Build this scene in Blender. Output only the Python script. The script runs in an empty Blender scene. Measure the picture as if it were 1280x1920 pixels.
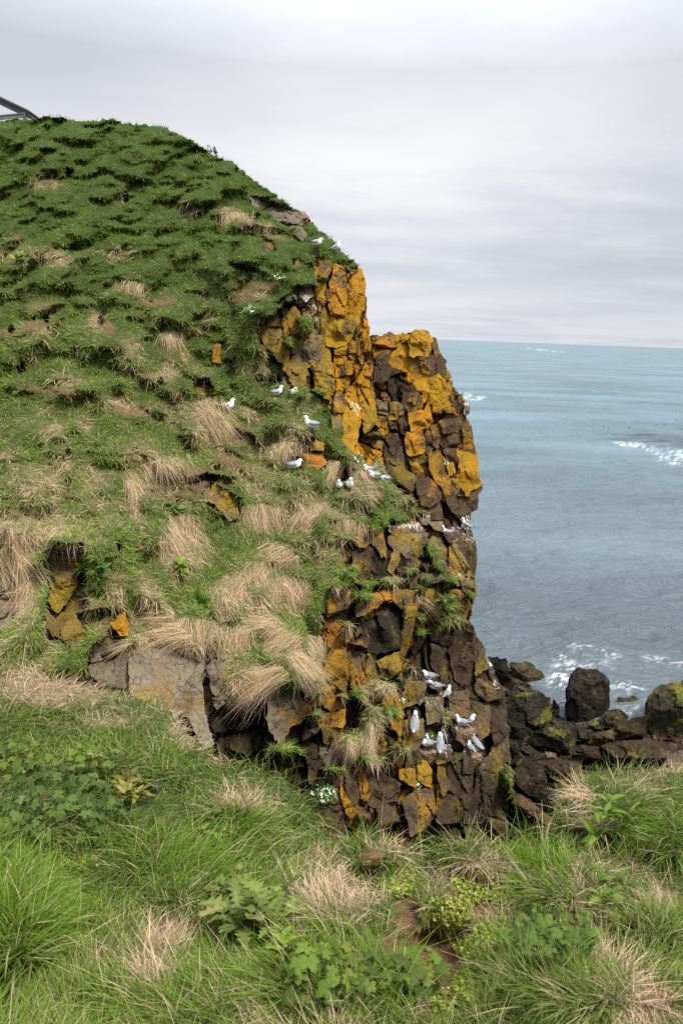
import bpy, math, random
import numpy as np
from mathutils import Matrix, Vector
from mathutils.geometry import delaunay_2d_cdt

scene = bpy.context.scene
C = scene.collection
RNG = np.random.default_rng(7)
random.seed(7)

# ------------------------------------------------------------------ camera, sky, sun, exposure
EYE = 14.0                                   # metres above the sea
FPX = 1400.0                                 # focal length in photo pixels (1280 x 1920)
PITCH = math.radians(13.3)
ROLL = math.radians(2.1)
f_ = np.array([0, math.cos(PITCH), -math.sin(PITCH)])
u_ = np.array([0, math.sin(PITCH), math.cos(PITCH)])
r_ = np.array([1.0, 0, 0])
RIGHT = r_ * math.cos(ROLL) + u_ * math.sin(ROLL)
UPV = -r_ * math.sin(ROLL) + u_ * math.cos(ROLL)
FWD = f_
CAM = np.array([0, 0, EYE])

cam = bpy.data.cameras.new('camera')
cam_o = bpy.data.objects.new('camera', cam)
C.objects.link(cam_o)
M = Matrix(((RIGHT[0], UPV[0], -FWD[0], CAM[0]),
            (RIGHT[1], UPV[1], -FWD[1], CAM[1]),
            (RIGHT[2], UPV[2], -FWD[2], CAM[2]), (0, 0, 0, 1)))
cam_o.matrix_world = M
cam.sensor_width = 36
cam.lens = 36 * FPX / 1920
cam.clip_start = 0.05
cam.clip_end = 60000
cam.dof.use_dof = True
cam.dof.focus_distance = 13
cam.dof.aperture_fstop = 9.0
scene.camera = cam_o

SUN_EL, SUN_AZ = math.radians(63), math.radians(120)   # azimuth clockwise from +Y: from the right, over the sea
wd = bpy.data.worlds.new('World')
scene.world = wd
wd.use_nodes = True
nt = wd.node_tree
nt.nodes.clear()


def N(nt, typ, **kw):
    n = nt.nodes.new(typ)
    for k, v in kw.items():
        if k in n.inputs.keys():
            n.inputs[k].default_value = v
        else:
            setattr(n, k, v)
    return n


def L(nt, a, b):
    nt.links.new(a, b)


def ramp(nt, stops, fac=None, interp='LINEAR'):
    n = nt.nodes.new('ShaderNodeValToRGB')
    cr = n.color_ramp
    cr.interpolation = interp
    while len(cr.elements) < len(stops):
        cr.elements.new(0.5)
    for e, (p, c) in zip(cr.elements, stops):
        e.position = p
        e.color = (c[0], c[1], c[2], 1) if not isinstance(c, (int, float)) else (c, c, c, 1)
    if fac is not None:
        L(nt, fac, n.inputs[0])
    return n


def math_(nt, op, a, b=None, c=None, clamp=False):
    n = nt.nodes.new('ShaderNodeMath')
    n.operation = op
    n.use_clamp = clamp
    for i, x in enumerate((a, b, c)):
        if x is None:
            continue
        if isinstance(x, (int, float)):
            n.inputs[i].default_value = x
        else:
            L(nt, x, n.inputs[i])
    return n.outputs[0]


def mixc(nt, fac, a, b, blend='MIX'):
    n = nt.nodes.new('ShaderNodeMix')
    n.data_type = 'RGBA'
    n.blend_type = blend
    for s, x in ((n.inputs[0], fac), (n.inputs[6], a), (n.inputs[7], b)):
        if isinstance(x, (int, float)):
            s.default_value = x
        elif isinstance(x, tuple):
            s.default_value = (*x, 1)[:4]
        else:
            L(nt, x, s)
    return n.outputs[2]


# overcast world: a Nishita sky behind layered cloud, brighter overhead (as an overcast sky is)
geo = N(nt, 'ShaderNodeTexCoord')
sep = N(nt, 'ShaderNodeSeparateXYZ')
L(nt, geo.outputs['Generated'], sep.inputs[0])
elev = math_(nt, 'MAXIMUM', sep.outputs['Z'], 0.0)
sky = N(nt, 'ShaderNodeTexSky', sky_type='NISHITA', sun_disc=False)
sky.sun_elevation = SUN_EL
sky.sun_rotation = SUN_AZ
skyb = N(nt, 'ShaderNodeBackground', Strength=0.05)
L(nt, sky.outputs[0], skyb.inputs['Color'])
# cloud sheets: direction projected on a plane overhead, so they flatten toward the horizon
zc = math_(nt, 'ADD', elev, 0.10)
cx = math_(nt, 'DIVIDE', sep.outputs['X'], zc)
cy = math_(nt, 'DIVIDE', sep.outputs['Y'], zc)
cv = N(nt, 'ShaderNodeCombineXYZ')
L(nt, cx, cv.inputs[0]); L(nt, cy, cv.inputs[1])
n1 = N(nt, 'ShaderNodeTexNoise', Scale=0.42, Detail=4.0, Roughness=0.45)
n1.inputs['Distortion'].default_value = 0.4
L(nt, cv.outputs[0], n1.inputs['Vector'])
n2 = N(nt, 'ShaderNodeTexNoise', Scale=1.6, Detail=7.0, Roughness=0.55)
mp = N(nt, 'ShaderNodeMapping')
mp.inputs['Location'].default_value = (3.1, 1.7, 0)
mp.inputs['Scale'].default_value = (0.6, 1.0, 1.0)
L(nt, cv.outputs[0], mp.inputs[0]); L(nt, mp.outputs[0], n2.inputs['Vector'])
nn = math_(nt, 'ADD', math_(nt, 'MULTIPLY', n1.outputs[0], 0.58), math_(nt, 'MULTIPLY', n2.outputs[0], 0.42))
ccol = ramp(nt, [(0.36, (0.46, 0.485, 0.55)), (0.46, (0.60, 0.618, 0.67)), (0.54, (0.76, 0.77, 0.795)), (0.63, (0.88, 0.885, 0.895))], nn)
band = math_(nt, 'ADD', elev, math_(nt, 'MULTIPLY', math_(nt, 'SUBTRACT', nn, 0.5), 0.22))
hz = ramp(nt, [(0.0, (0.76, 0.78, 0.82)), (0.03, (0.74, 0.755, 0.795)), (0.075, (0.60, 0.625, 0.685)), (0.14, (0.66, 0.675, 0.72)), (0.21, (0.80, 0.81, 0.83)), (0.29, (0.66, 0.675, 0.71)), (0.38, (0.50, 0.52, 0.57))], band)
ccol2 = mixc(nt, 0.52, ccol.outputs[0], hz.outputs[0])
d0 = N(nt, 'ShaderNodeVectorMath', operation='DOT_PRODUCT')
L(nt, geo.outputs['Generated'], d0.inputs[0])
d0.inputs[1].default_value = (0.02, 0.955, 0.296)
glow = ramp(nt, [(0.90, (0.84, 0.855, 0.885)), (0.955, (0.95, 0.955, 0.965)), (0.995, (1.09, 1.088, 1.082))], d0.outputs['Value'])
front = ramp(nt, [(0.60, 0.0), (0.86, 1.0)], d0.outputs['Value'])
ccol2 = mixc(nt, front.outputs[0], ccol2, mixc(nt, 1.0, ccol2, glow.outputs[0], 'MULTIPLY'))
zen = math_(nt, 'ADD', 0.418, math_(nt, 'MULTIPLY', math_(nt, 'POWER', math_(nt, 'MAXIMUM', math_(nt, 'SUBTRACT', elev, 0.30), 0.0), 0.8), 1.5))
cb = N(nt, 'ShaderNodeBackground')
L(nt, ccol2, cb.inputs['Color']); L(nt, zen, cb.inputs['Strength'])
mx = N(nt, 'ShaderNodeMixShader', Fac=0.96)
L(nt, skyb.outputs[0], mx.inputs[1]); L(nt, cb.outputs[0], mx.inputs[2])
wo = N(nt, 'ShaderNodeOutputWorld')
L(nt, mx.outputs[0], wo.inputs[0])

sun = bpy.data.lights.new('sun', 'SUN')
sun.energy = 2.1
sun.angle = math.radians(12)
sun.color = (1.0, 0.94, 0.84)
sun_o = bpy.data.objects.new('sun', sun)
C.objects.link(sun_o)
sd = Vector((math.sin(SUN_AZ) * math.cos(SUN_EL), math.cos(SUN_AZ) * math.cos(SUN_EL), math.sin(SUN_EL)))
sun_o.rotation_euler = sd.to_track_quat('Z', 'Y').to_euler()
sun_o.location = (80, -30, 110)

scene.view_settings.view_transform = 'Standard'
scene.view_settings.look = 'None'
scene.view_settings.exposure = 1.42
scene.view_settings.gamma = 1.0
scene.view_settings.use_curve_mapping = False
scene.cycles.sample_clamp_direct = 6
scene.cycles.sample_clamp_indirect = 4
scene.cycles.max_bounces = 5
scene.cycles.diffuse_bounces = 3
scene.cycles.glossy_bounces = 2
scene.cycles.transmission_bounces = 2
scene.cycles.use_denoising = False


# ------------------------------------------------------------------ helpers
def unproj(u, v, t):
    """photo pixel + depth (metres along the view axis) -> world point"""
    u = np.asarray(u, float); v = np.asarray(v, float); t = np.asarray(t, float)
    a = ((u - 640) / FPX)[..., None]; b = ((960 - v) / FPX)[..., None]
    return CAM + t[..., None] * (FWD + a * RIGHT + b * UPV)


def hsh(ix, iy, iz, seed):
    h = (ix.astype(np.uint32) * np.uint32(374761393) + iy.astype(np.uint32) * np.uint32(668265263)
         + iz.astype(np.uint32) * np.uint32(2147483647) + np.uint32((seed * 974711 + 12345) & 0xffffffff))
    h = (h ^ (h >> np.uint32(13))) * np.uint32(1274126177)
    h = (h ^ (h >> np.uint32(16))) * np.uint32(2246822519)
    h = h ^ (h >> np.uint32(15))
    return h


def rnd(h, k=0):
    h = (h + np.uint32(k * 2654435 + 1)) * np.uint32(2654435769)
    h = (h ^ (h >> np.uint32(15))) * np.uint32(2246822519)
    h = h ^ (h >> np.uint32(13))
    return h.astype(np.float64) / 4294967295.0


def vnoise(P, seed=0):
    P = np.asarray(P, float)
    I = np.floor(P).astype(np.int64)
    F = P - I
    F = F * F * F * (F * (F * 6 - 15) + 10)
    out = 0
    for dx in (0, 1):
        wx = F[:, 0] if dx else 1 - F[:, 0]
        for dy in (0, 1):
            wy = F[:, 1] if dy else 1 - F[:, 1]
            for dz in (0, 1):
                wz = F[:, 2] if dz else 1 - F[:, 2]
                out = out + wx * wy * wz * rnd(hsh(I[:, 0] + dx, I[:, 1] + dy, I[:, 2] + dz, seed))
    return out * 2 - 1


def fbm(P, seed=0, octs=4, gain=0.5):
    P = np.asarray(P, float)
    a, s, out, tot = 1.0, 1.0, 0, 0
    for o in range(octs):
        out = out + a * vnoise(P * s + 17.3 * o, seed + o)
        tot += a
        a *= gain; s *= 2.03
    return out / tot


def worley(P, seed=0):
    """F1, F2, cell hash, vector from the cell's seed"""
    P = np.asarray(P, float)
    I = np.floor(P).astype(np.int64)
    n = len(P)
    f1 = np.full(n, 1e9); f2 = np.full(n, 1e9)
    ids = np.zeros(n, np.uint32); vec = np.zeros((n, 3))
    for dx in (-1, 0, 1):
        for dy in (-1, 0, 1):
            for dz in (-1, 0, 1):
                J = I + (dx, dy, dz)
                h = hsh(J[:, 0], J[:, 1], J[:, 2], seed)
                S = J + np.stack([rnd(h, 1), rnd(h, 2), rnd(h, 3)], 1)
                D = P - S
                d = np.sqrt((D * D).sum(1))
                cl = d < f1
                f2 = np.where(cl, f1, np.minimum(f2, d))
                f1 = np.where(cl, d, f1)
                ids = np.where(cl, h, ids)
                vec = np.where(cl[:, None], D, vec)
    return f1, f2, ids, vec


def sstep(a, b, x):
    t = np.clip((x - a) / (b - a), 0, 1)
    return t * t * (3 - 2 * t)


def in_poly(u, v, poly):
    u = np.asarray(u); v = np.asarray(v)
    ins = np.zeros(u.shape, bool)
    p = np.asarray(poly, float)
    for (x1, y1), (x2, y2) in zip(p, np.roll(p, -1, 0)):
        c = ((y1 > v) != (y2 > v)) & (u < (x2 - x1) * (v - y1) / (y2 - y1 + 1e-12) + x1)
        ins ^= c
    return ins


def poly_dist(u, v, poly):
    p = np.asarray(poly, float)
    d = []
    for (x1, y1), (x2, y2) in zip(p, np.roll(p, -1, 0)):
        ex, ey = x2 - x1, y2 - y1
        s = np.clip(((u - x1) * ex + (v - y1) * ey) / (ex * ex + ey * ey + 1e-12), 0, 1)
        d.append(np.hypot(u - x1 - s * ex, v - y1 - s * ey))
    return d


def ellipses(u, v, lst, soft=0.35):
    """largest membership over (u, v, ru, rv[, angle deg]) ellipses"""
    m = np.zeros(np.shape(u))
    for e in lst:
        a = math.radians(e[4]) if len(e) > 4 else 0
        du, dv = u - e[0], v - e[1]
        x = (du * math.cos(a) + dv * math.sin(a)) / e[2]
        y = (-du * math.sin(a) + dv * math.cos(a)) / e[3]
        m = np.maximum(m, 1 - sstep(1 - soft, 1 + soft, np.hypot(x, y)))
    return m


def mesh_np(name, V, F, mat, parent=None, origin=None, attrs=None, smooth=False):
    V = np.asarray(V, float); F = np.asarray(F, np.int32)
    o0 = np.zeros(3) if origin is None else np.asarray(origin, float)
    me = bpy.data.meshes.new(name)
    k = F.shape[1]
    me.vertices.add(len(V)); me.loops.add(F.size); me.polygons.add(len(F))
    me.vertices.foreach_set('co', (V - o0).astype(np.float32).ravel())
    me.loops.foreach_set('vertex_index', F.ravel())
    me.polygons.foreach_set('loop_start', np.arange(0, F.size, k, dtype=np.int32))
    me.polygons.foreach_set('use_smooth', np.full(len(F), smooth))
    for an, A in (attrs or {}).items():
        A = np.asarray(A, np.float32)
        if A.ndim == 1:
            at = me.attributes.new(an, 'FLOAT', 'POINT'); at.data.foreach_set('value', A)
        else:
            if A.shape[1] == 3:
                A = np.concatenate([A, np.ones((len(A), 1), np.float32)], 1)
            at = me.attributes.new(an, 'FLOAT_COLOR', 'POINT'); at.data.foreach_set('color', A.ravel())
    me.update(calc_edges=True)
    if isinstance(mat, (list, tuple)):
        for m in mat: me.materials.append(m)
    else:
        me.materials.append(mat)
    o = bpy.data.objects.new(name, me)
    C.objects.link(o)
    if parent is not None:
        o.parent = parent
        o.location = Vector(o0) - parent.location if origin is not None else -parent.location
    else:
        o.location = o0
    return o


def tag(o, label=None, cat=None, group=None, kind=None):
    if label: o['label'] = label
    if cat: o['category'] = cat
    if group: o['group'] = group
    if kind: o['kind'] = kind
    return o


def thing(name, label, cat, loc, group=None, rz=0.0):
    o = bpy.data.objects.new(name, None)
    o.empty_display_size = 0.2
    C.objects.link(o)
    o.location = loc
    o.rotation_euler = (0, 0, rz)
    return tag(o, label, cat, group)


# ------------------------------------------------------------------ depth fields (the lie of the land)
class Field:
    """inverse depth as a thin-plate surface through surveyed points: planes stay planes in perspective"""
    def __init__(self, pts):
        p = np.asarray(pts, float)
        self.c = p[:, :2] / 500.0
        n = len(p)
        r = np.hypot(*(self.c[:, None] - self.c[None]).transpose(2, 0, 1))
        K = r * r * np.log(r + 1e-9) + np.eye(n) * 0.004
        Q = np.concatenate([np.ones((n, 1)), self.c], 1)
        A = np.block([[K, Q], [Q.T, np.zeros((3, 3))]])
        self.w = np.linalg.solve(A, np.concatenate([1 / p[:, 2], np.zeros(3)]))

    def __call__(self, u, v):
        u = np.asarray(u, float); sh = u.shape
        q = np.stack([u.ravel(), np.asarray(v, float).ravel()], 1) / 500.0
        out = np.empty(len(q))
        for i in range(0, len(q), 40000):
            s = q[i:i + 40000]
            r = np.hypot(s[:, None, 0] - self.c[None, :, 0], s[:, None, 1] - self.c[None, :, 1])
            out[i:i + 40000] = (r * r * np.log(r + 1e-9)) @ self.w[:-3] + self.w[-3] + s @ self.w[-2:]
        return (1 / np.clip(out, 0.02, 1.2)).reshape(sh)


class Grid:
    """a relief sheet sampled on photo pixels; keeps depth so things can be stood on it"""
    def __init__(self, us, vs):
        self.us, self.vs = us, vs
        self.U, self.V = np.meshgrid(us, vs)

    def finish(self, T):
        self.T = T
        self.P = unproj(self.U, self.V, T)
        dv = np.gradient(self.P, axis=0); du = np.gradient(self.P, axis=1)
        n = np.cross(du, dv)
        n /= np.linalg.norm(n, axis=2, keepdims=True) + 1e-12
        flip = ((self.P - CAM) * n).sum(2) > 0
        n[flip] *= -1
        self.Nn = n

    def at(self, A, u, v):
        fu = np.clip(np.interp(u, self.us, np.arange(len(self.us))), 0, len(self.us) - 1.001)
        fv = np.clip(np.interp(v, self.vs, np.arange(len(self.vs))), 0, len(self.vs) - 1.001)
        i, j = fv.astype(int), fu.astype(int)
        a, b = fv - i, fu - j
        if A.ndim == 3:
            a, b = a[..., None], b[..., None]
        return (A[i, j] * (1 - a) * (1 - b) + A[i + 1, j] * a * (1 - b) + A[i, j + 1] * (1 - a) * b + A[i + 1, j + 1] * a * b)

    def pt(self, u, v):
        return self.at(self.P, np.array([float(u)]), np.array([float(v)]))[0]

    def depth(self, u, v):
        return float(self.at(self.T, np.array([float(u)]), np.array([float(v)]))[0])

    def faces(self, mask):
        h, w = self.U.shape
        m = mask[:-1, :-1] & mask[1:, :-1] & mask[:-1, 1:] & mask[1:, 1:]
        idx = np.arange(h * w).reshape(h, w)
        return np.stack([idx[:-1, :-1][m], idx[1:, :-1][m], idx[1:, 1:][m], idx[:-1, 1:][m]], 1)


def with_skirt(V, F, attrs, steps):
    """extrude every open edge of the sheet backwards so that it has a far side"""
    used, inv = np.unique(F, return_inverse=True)
    V = V[used]; F = inv.reshape(F.shape)
    attrs = {k: a[used] for k, a in attrs.items()}
    E = np.concatenate([F[:, [0, 1]], F[:, [1, 2]], F[:, [2, 3]], F[:, [3, 0]]])
    key = np.sort(E, 1)
    _, first, cnt = np.unique(key, axis=0, return_index=True, return_counts=True)
    B = E[first[cnt == 1]]
    bv, binv = np.unique(B, return_inverse=True)
    B2 = binv.reshape(B.shape)
    prev = bv.copy()
    base = V[bv]
    for off in steps:
        newid = np.arange(len(V), len(V) + len(bv))
        V = np.concatenate([V, base + off(base)])
        attrs = {k: np.concatenate([a, a[bv]]) for k, a in attrs.items()}
        F = np.concatenate([F, np.stack([prev[B2[:, 1]], prev[B2[:, 0]], newid[B2[:, 0]], newid[B2[:, 1]]], 1)])
        prev = newid
    return V, F, attrs


# ------------------------------------------------------------------ materials
def mat_new(name):
    m = bpy.data.materials.new(name)
    m.use_nodes = True
    nt = m.node_tree
    nt.nodes.clear()
    out = nt.nodes.new('ShaderNodeOutputMaterial')
    return m, nt, out


def rock_material():
    m, nt, out = mat_new('lichened_rock')
    pos = N(nt, 'ShaderNodeNewGeometry')
    P = pos.outputs['Position']
    base = N(nt, 'ShaderNodeAttribute', attribute_name='base')
    lich = N(nt, 'ShaderNodeAttribute', attribute_name='lich')
    gua = N(nt, 'ShaderNodeAttribute', attribute_name='guano')
    nA = N(nt, 'ShaderNodeTexNoise', Scale=2.2, Detail=9.0, Roughness=0.68)
    nB = N(nt, 'ShaderNodeTexNoise', Scale=17.0, Detail=6.0, Roughness=0.7)
    nC = N(nt, 'ShaderNodeTexNoise', Scale=60.0, Detail=4.0, Roughness=0.7)
    for n in (nA, nB, nC): L(nt, P, n.inputs['Vector'])
    vo = N(nt, 'ShaderNodeTexVoronoi', Scale=5.5, feature='DISTANCE_TO_EDGE')
    wp = mixc(nt, 0.12, P, nA.outputs['Color'])
    L(nt, wp, vo.inputs['Vector'])
    # mottled stone
    tone = ramp(nt, [(0.25, 0.45), (0.5, 1.0), (0.78, 1.55)], nB.outputs[0])
    st = mixc(nt, 1.0, base.outputs['Color'], tone.outputs[0], 'MULTIPLY')
    st = mixc(nt, math_(nt, 'MULTIPLY', ramp(nt, [(0.55, 0.0), (0.7, 1.0)], nA.outputs[0]).outputs[0], 0.35), st, (0.22, 0.19, 0.16))
    # lichen crust: amount in alpha of 'lich'
    f = math_(nt, 'ADD', math_(nt, 'MULTIPLY', nA.outputs[0], 0.62), math_(nt, 'MULTIPLY', nB.outputs[0], 0.38))
    th = math_(nt, 'SUBTRACT', 0.74, math_(nt, 'MULTIPLY', lich.outputs['Alpha'], 0.52))
    fac = math_(nt, 'MULTIPLY_ADD', math_(nt, 'SUBTRACT', f, th), 13.0, 0.5, clamp=True)
    spk = ramp(nt, [(0.36, 0.35), (0.52, 1.0), (0.72, 1.35)], nC.outputs[0])
    lc = mixc(nt, 1.0, lich.outputs['Color'], spk.outputs[0], 'MULTIPLY')
    patch = N(nt, 'ShaderNodeTexNoise', Scale=3.1, Detail=5.0)
    mp = N(nt, 'ShaderNodeMapping'); mp.inputs['Location'].default_value = (9, 4, 2)
    L(nt, P, mp.inputs[0]); L(nt, mp.outputs[0], patch.inputs['Vector'])
    lc = mixc(nt, ramp(nt, [(0.45, 0.0), (0.62, 0.75)], patch.outputs[0]).outputs[0], lc,
              mixc(nt, 1.0, lc, (0.74, 0.78, 1.0), 'MULTIPLY'))
    holes = ramp(nt, [(0.30, 0.0), (0.42, 1.0)], nC.outputs[0])
    fac = math_(nt, 'MULTIPLY', fac, holes.outputs[0])
    col = mixc(nt, 1.0, mixc(nt, fac, st, lc), (0.90, 0.89, 0.86), 'MULTIPLY')
    # fine cracks
    ck = ramp(nt, [(0.0, 1.0), (0.025, 0.0)], vo.outputs['Distance'])
    ckf = math_(nt, 'MULTIPLY', ck.outputs[0], ramp(nt, [(0.45, 0.0), (0.6, 0.8)], patch.outputs[0]).outputs[0])
    col = mixc(nt, ckf, col, (0.03, 0.022, 0.016))
    # bird lime: runs down from ledges
    mg = N(nt, 'ShaderNodeMapping'); mg.inputs['Scale'].default_value = (9, 9, 1.6)
    L(nt, P, mg.inputs[0])
    ng = N(nt, 'ShaderNodeTexNoise', Scale=1.6, Detail=6.0, Roughness=0.65)
    L(nt, mg.outputs[0], ng.inputs['Vector'])
    gf = math_(nt, 'MULTIPLY_ADD', math_(nt, 'SUBTRACT', math_(nt, 'ADD', ng.outputs[0], gua.outputs['Fac']), 0.90), 5.5, 0.0, clamp=True)
    col = mixc(nt, gf, col, (0.74, 0.73, 0.70))
    b = N(nt, 'ShaderNodeBsdfPrincipled', Roughness=0.9)
    b.inputs['Specular IOR Level'].default_value = 0.10
    L(nt, col, b.inputs['Base Color'])
    hgt = math_(nt, 'ADD', math_(nt, 'MULTIPLY', nB.outputs[0], 0.6), math_(nt, 'ADD', math_(nt, 'MULTIPLY', nC.outputs[0], 0.22), math_(nt, 'MULTIPLY', ckf, -0.35)))
    hgt = math_(nt, 'ADD', hgt, math_(nt, 'MULTIPLY', fac, 0.12))
    bp = N(nt, 'ShaderNodeBump', Strength=0.9, Distance=0.06)
    L(nt, hgt, bp.inputs['Height']); L(nt, bp.outputs[0], b.inputs['Normal'])
    L(nt, b.outputs[0], out.inputs[0])
    return m


def soil_material():
    m, nt, out = mat_new('turf_soil')
    pos = N(nt, 'ShaderNodeNewGeometry')
    a = N(nt, 'ShaderNodeAttribute', attribute_name='base')
    n = N(nt, 'ShaderNodeTexNoise', Scale=14.0, Detail=8.0, Roughness=0.7)
    n3 = N(nt, 'ShaderNodeTexNoise', Scale=70.0, Detail=3.0, Roughness=0.6)
    L(nt, pos.outputs['Position'], n.inputs['Vector']); L(nt, pos.outputs['Position'], n3.inputs['Vector'])
    tone = ramp(nt, [(0.3, 0.45), (0.5, 1.0), (0.75, 1.5)], n.outputs[0])
    col = mixc(nt, 1.0, a.outputs['Color'], tone.outputs[0], 'MULTIPLY')
    b = N(nt, 'ShaderNodeBsdfPrincipled', Roughness=0.95)
    b.inputs['Specular IOR Level'].default_value = 0.1
    L(nt, col, b.inputs['Base Color'])
    bp = N(nt, 'ShaderNodeBump', Strength=1.0, Distance=0.05)
    L(nt, math_(nt, 'ADD', n.outputs[0], math_(nt, 'MULTIPLY', n3.outputs[0], 0.4)), bp.inputs['Height'])
    L(nt, bp.outputs[0], b.inputs['Normal'])
    L(nt, b.outputs[0], out.inputs[0])
    return m


def blade_material(name, rough=0.6, trans=0.35, spec=0.3):
    m, nt, out = mat_new(name)
    a = N(nt, 'ShaderNodeAttribute', attribute_name='col')
    b = N(nt, 'ShaderNodeBsdfPrincipled', Roughness=rough)
    b.inputs['Specular IOR Level'].default_value = spec
    L(nt, a.outputs['Color'], b.inputs['Base Color'])
    t = N(nt, 'ShaderNodeBsdfTranslucent')
    L(nt, a.outputs['Color'], t.inputs['Color'])
    mx = N(nt, 'ShaderNodeMixShader', Fac=trans)
    L(nt, b.outputs[0], mx.inputs[1]); L(nt, t.outputs[0], mx.inputs[2])
    L(nt, mx.outputs[0], out.inputs[0])
    return m


def plain_material(name, col, rough=0.6, spec=0.3, noise=0.0, scale=30.0, metal=0.0):
    m, nt, out = mat_new(name)
    b = N(nt, 'ShaderNodeBsdfPrincipled', Roughness=rough, Metallic=metal)
    b.inputs['Specular IOR Level'].default_value = spec
    if noise:
        tc = N(nt, 'ShaderNodeTexCoord')
        n = N(nt, 'ShaderNodeTexNoise', Scale=scale, Detail=4.0)
        L(nt, tc.outputs['Object'], n.inputs['Vector'])
        tone = ramp(nt, [(0.3, 1 - noise), (0.7, 1 + noise)], n.outputs[0])
        L(nt, mixc(nt, 1.0, col, tone.outputs[0], 'MULTIPLY'), b.inputs['Base Color'])
    else:
        b.inputs['Base Color'].default_value = (*col, 1)
    L(nt, b.outputs[0], out.inputs[0])
    return m


ROCK = rock_material()
SOIL = soil_material()
GRASS = blade_material('grass_blade', rough=0.75, trans=0.30, spec=0.08)
LEAF = blade_material('leaf_blade', rough=0.55, trans=0.25, spec=0.2)
# ------------------------------------------------------------------ surveyed rocks: (owner, kind, proud m, guano 0..1, outline in photo pixels)
def PL(s):
    return [tuple(float(x) for x in p.split(',')) for p in s.split()]


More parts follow.
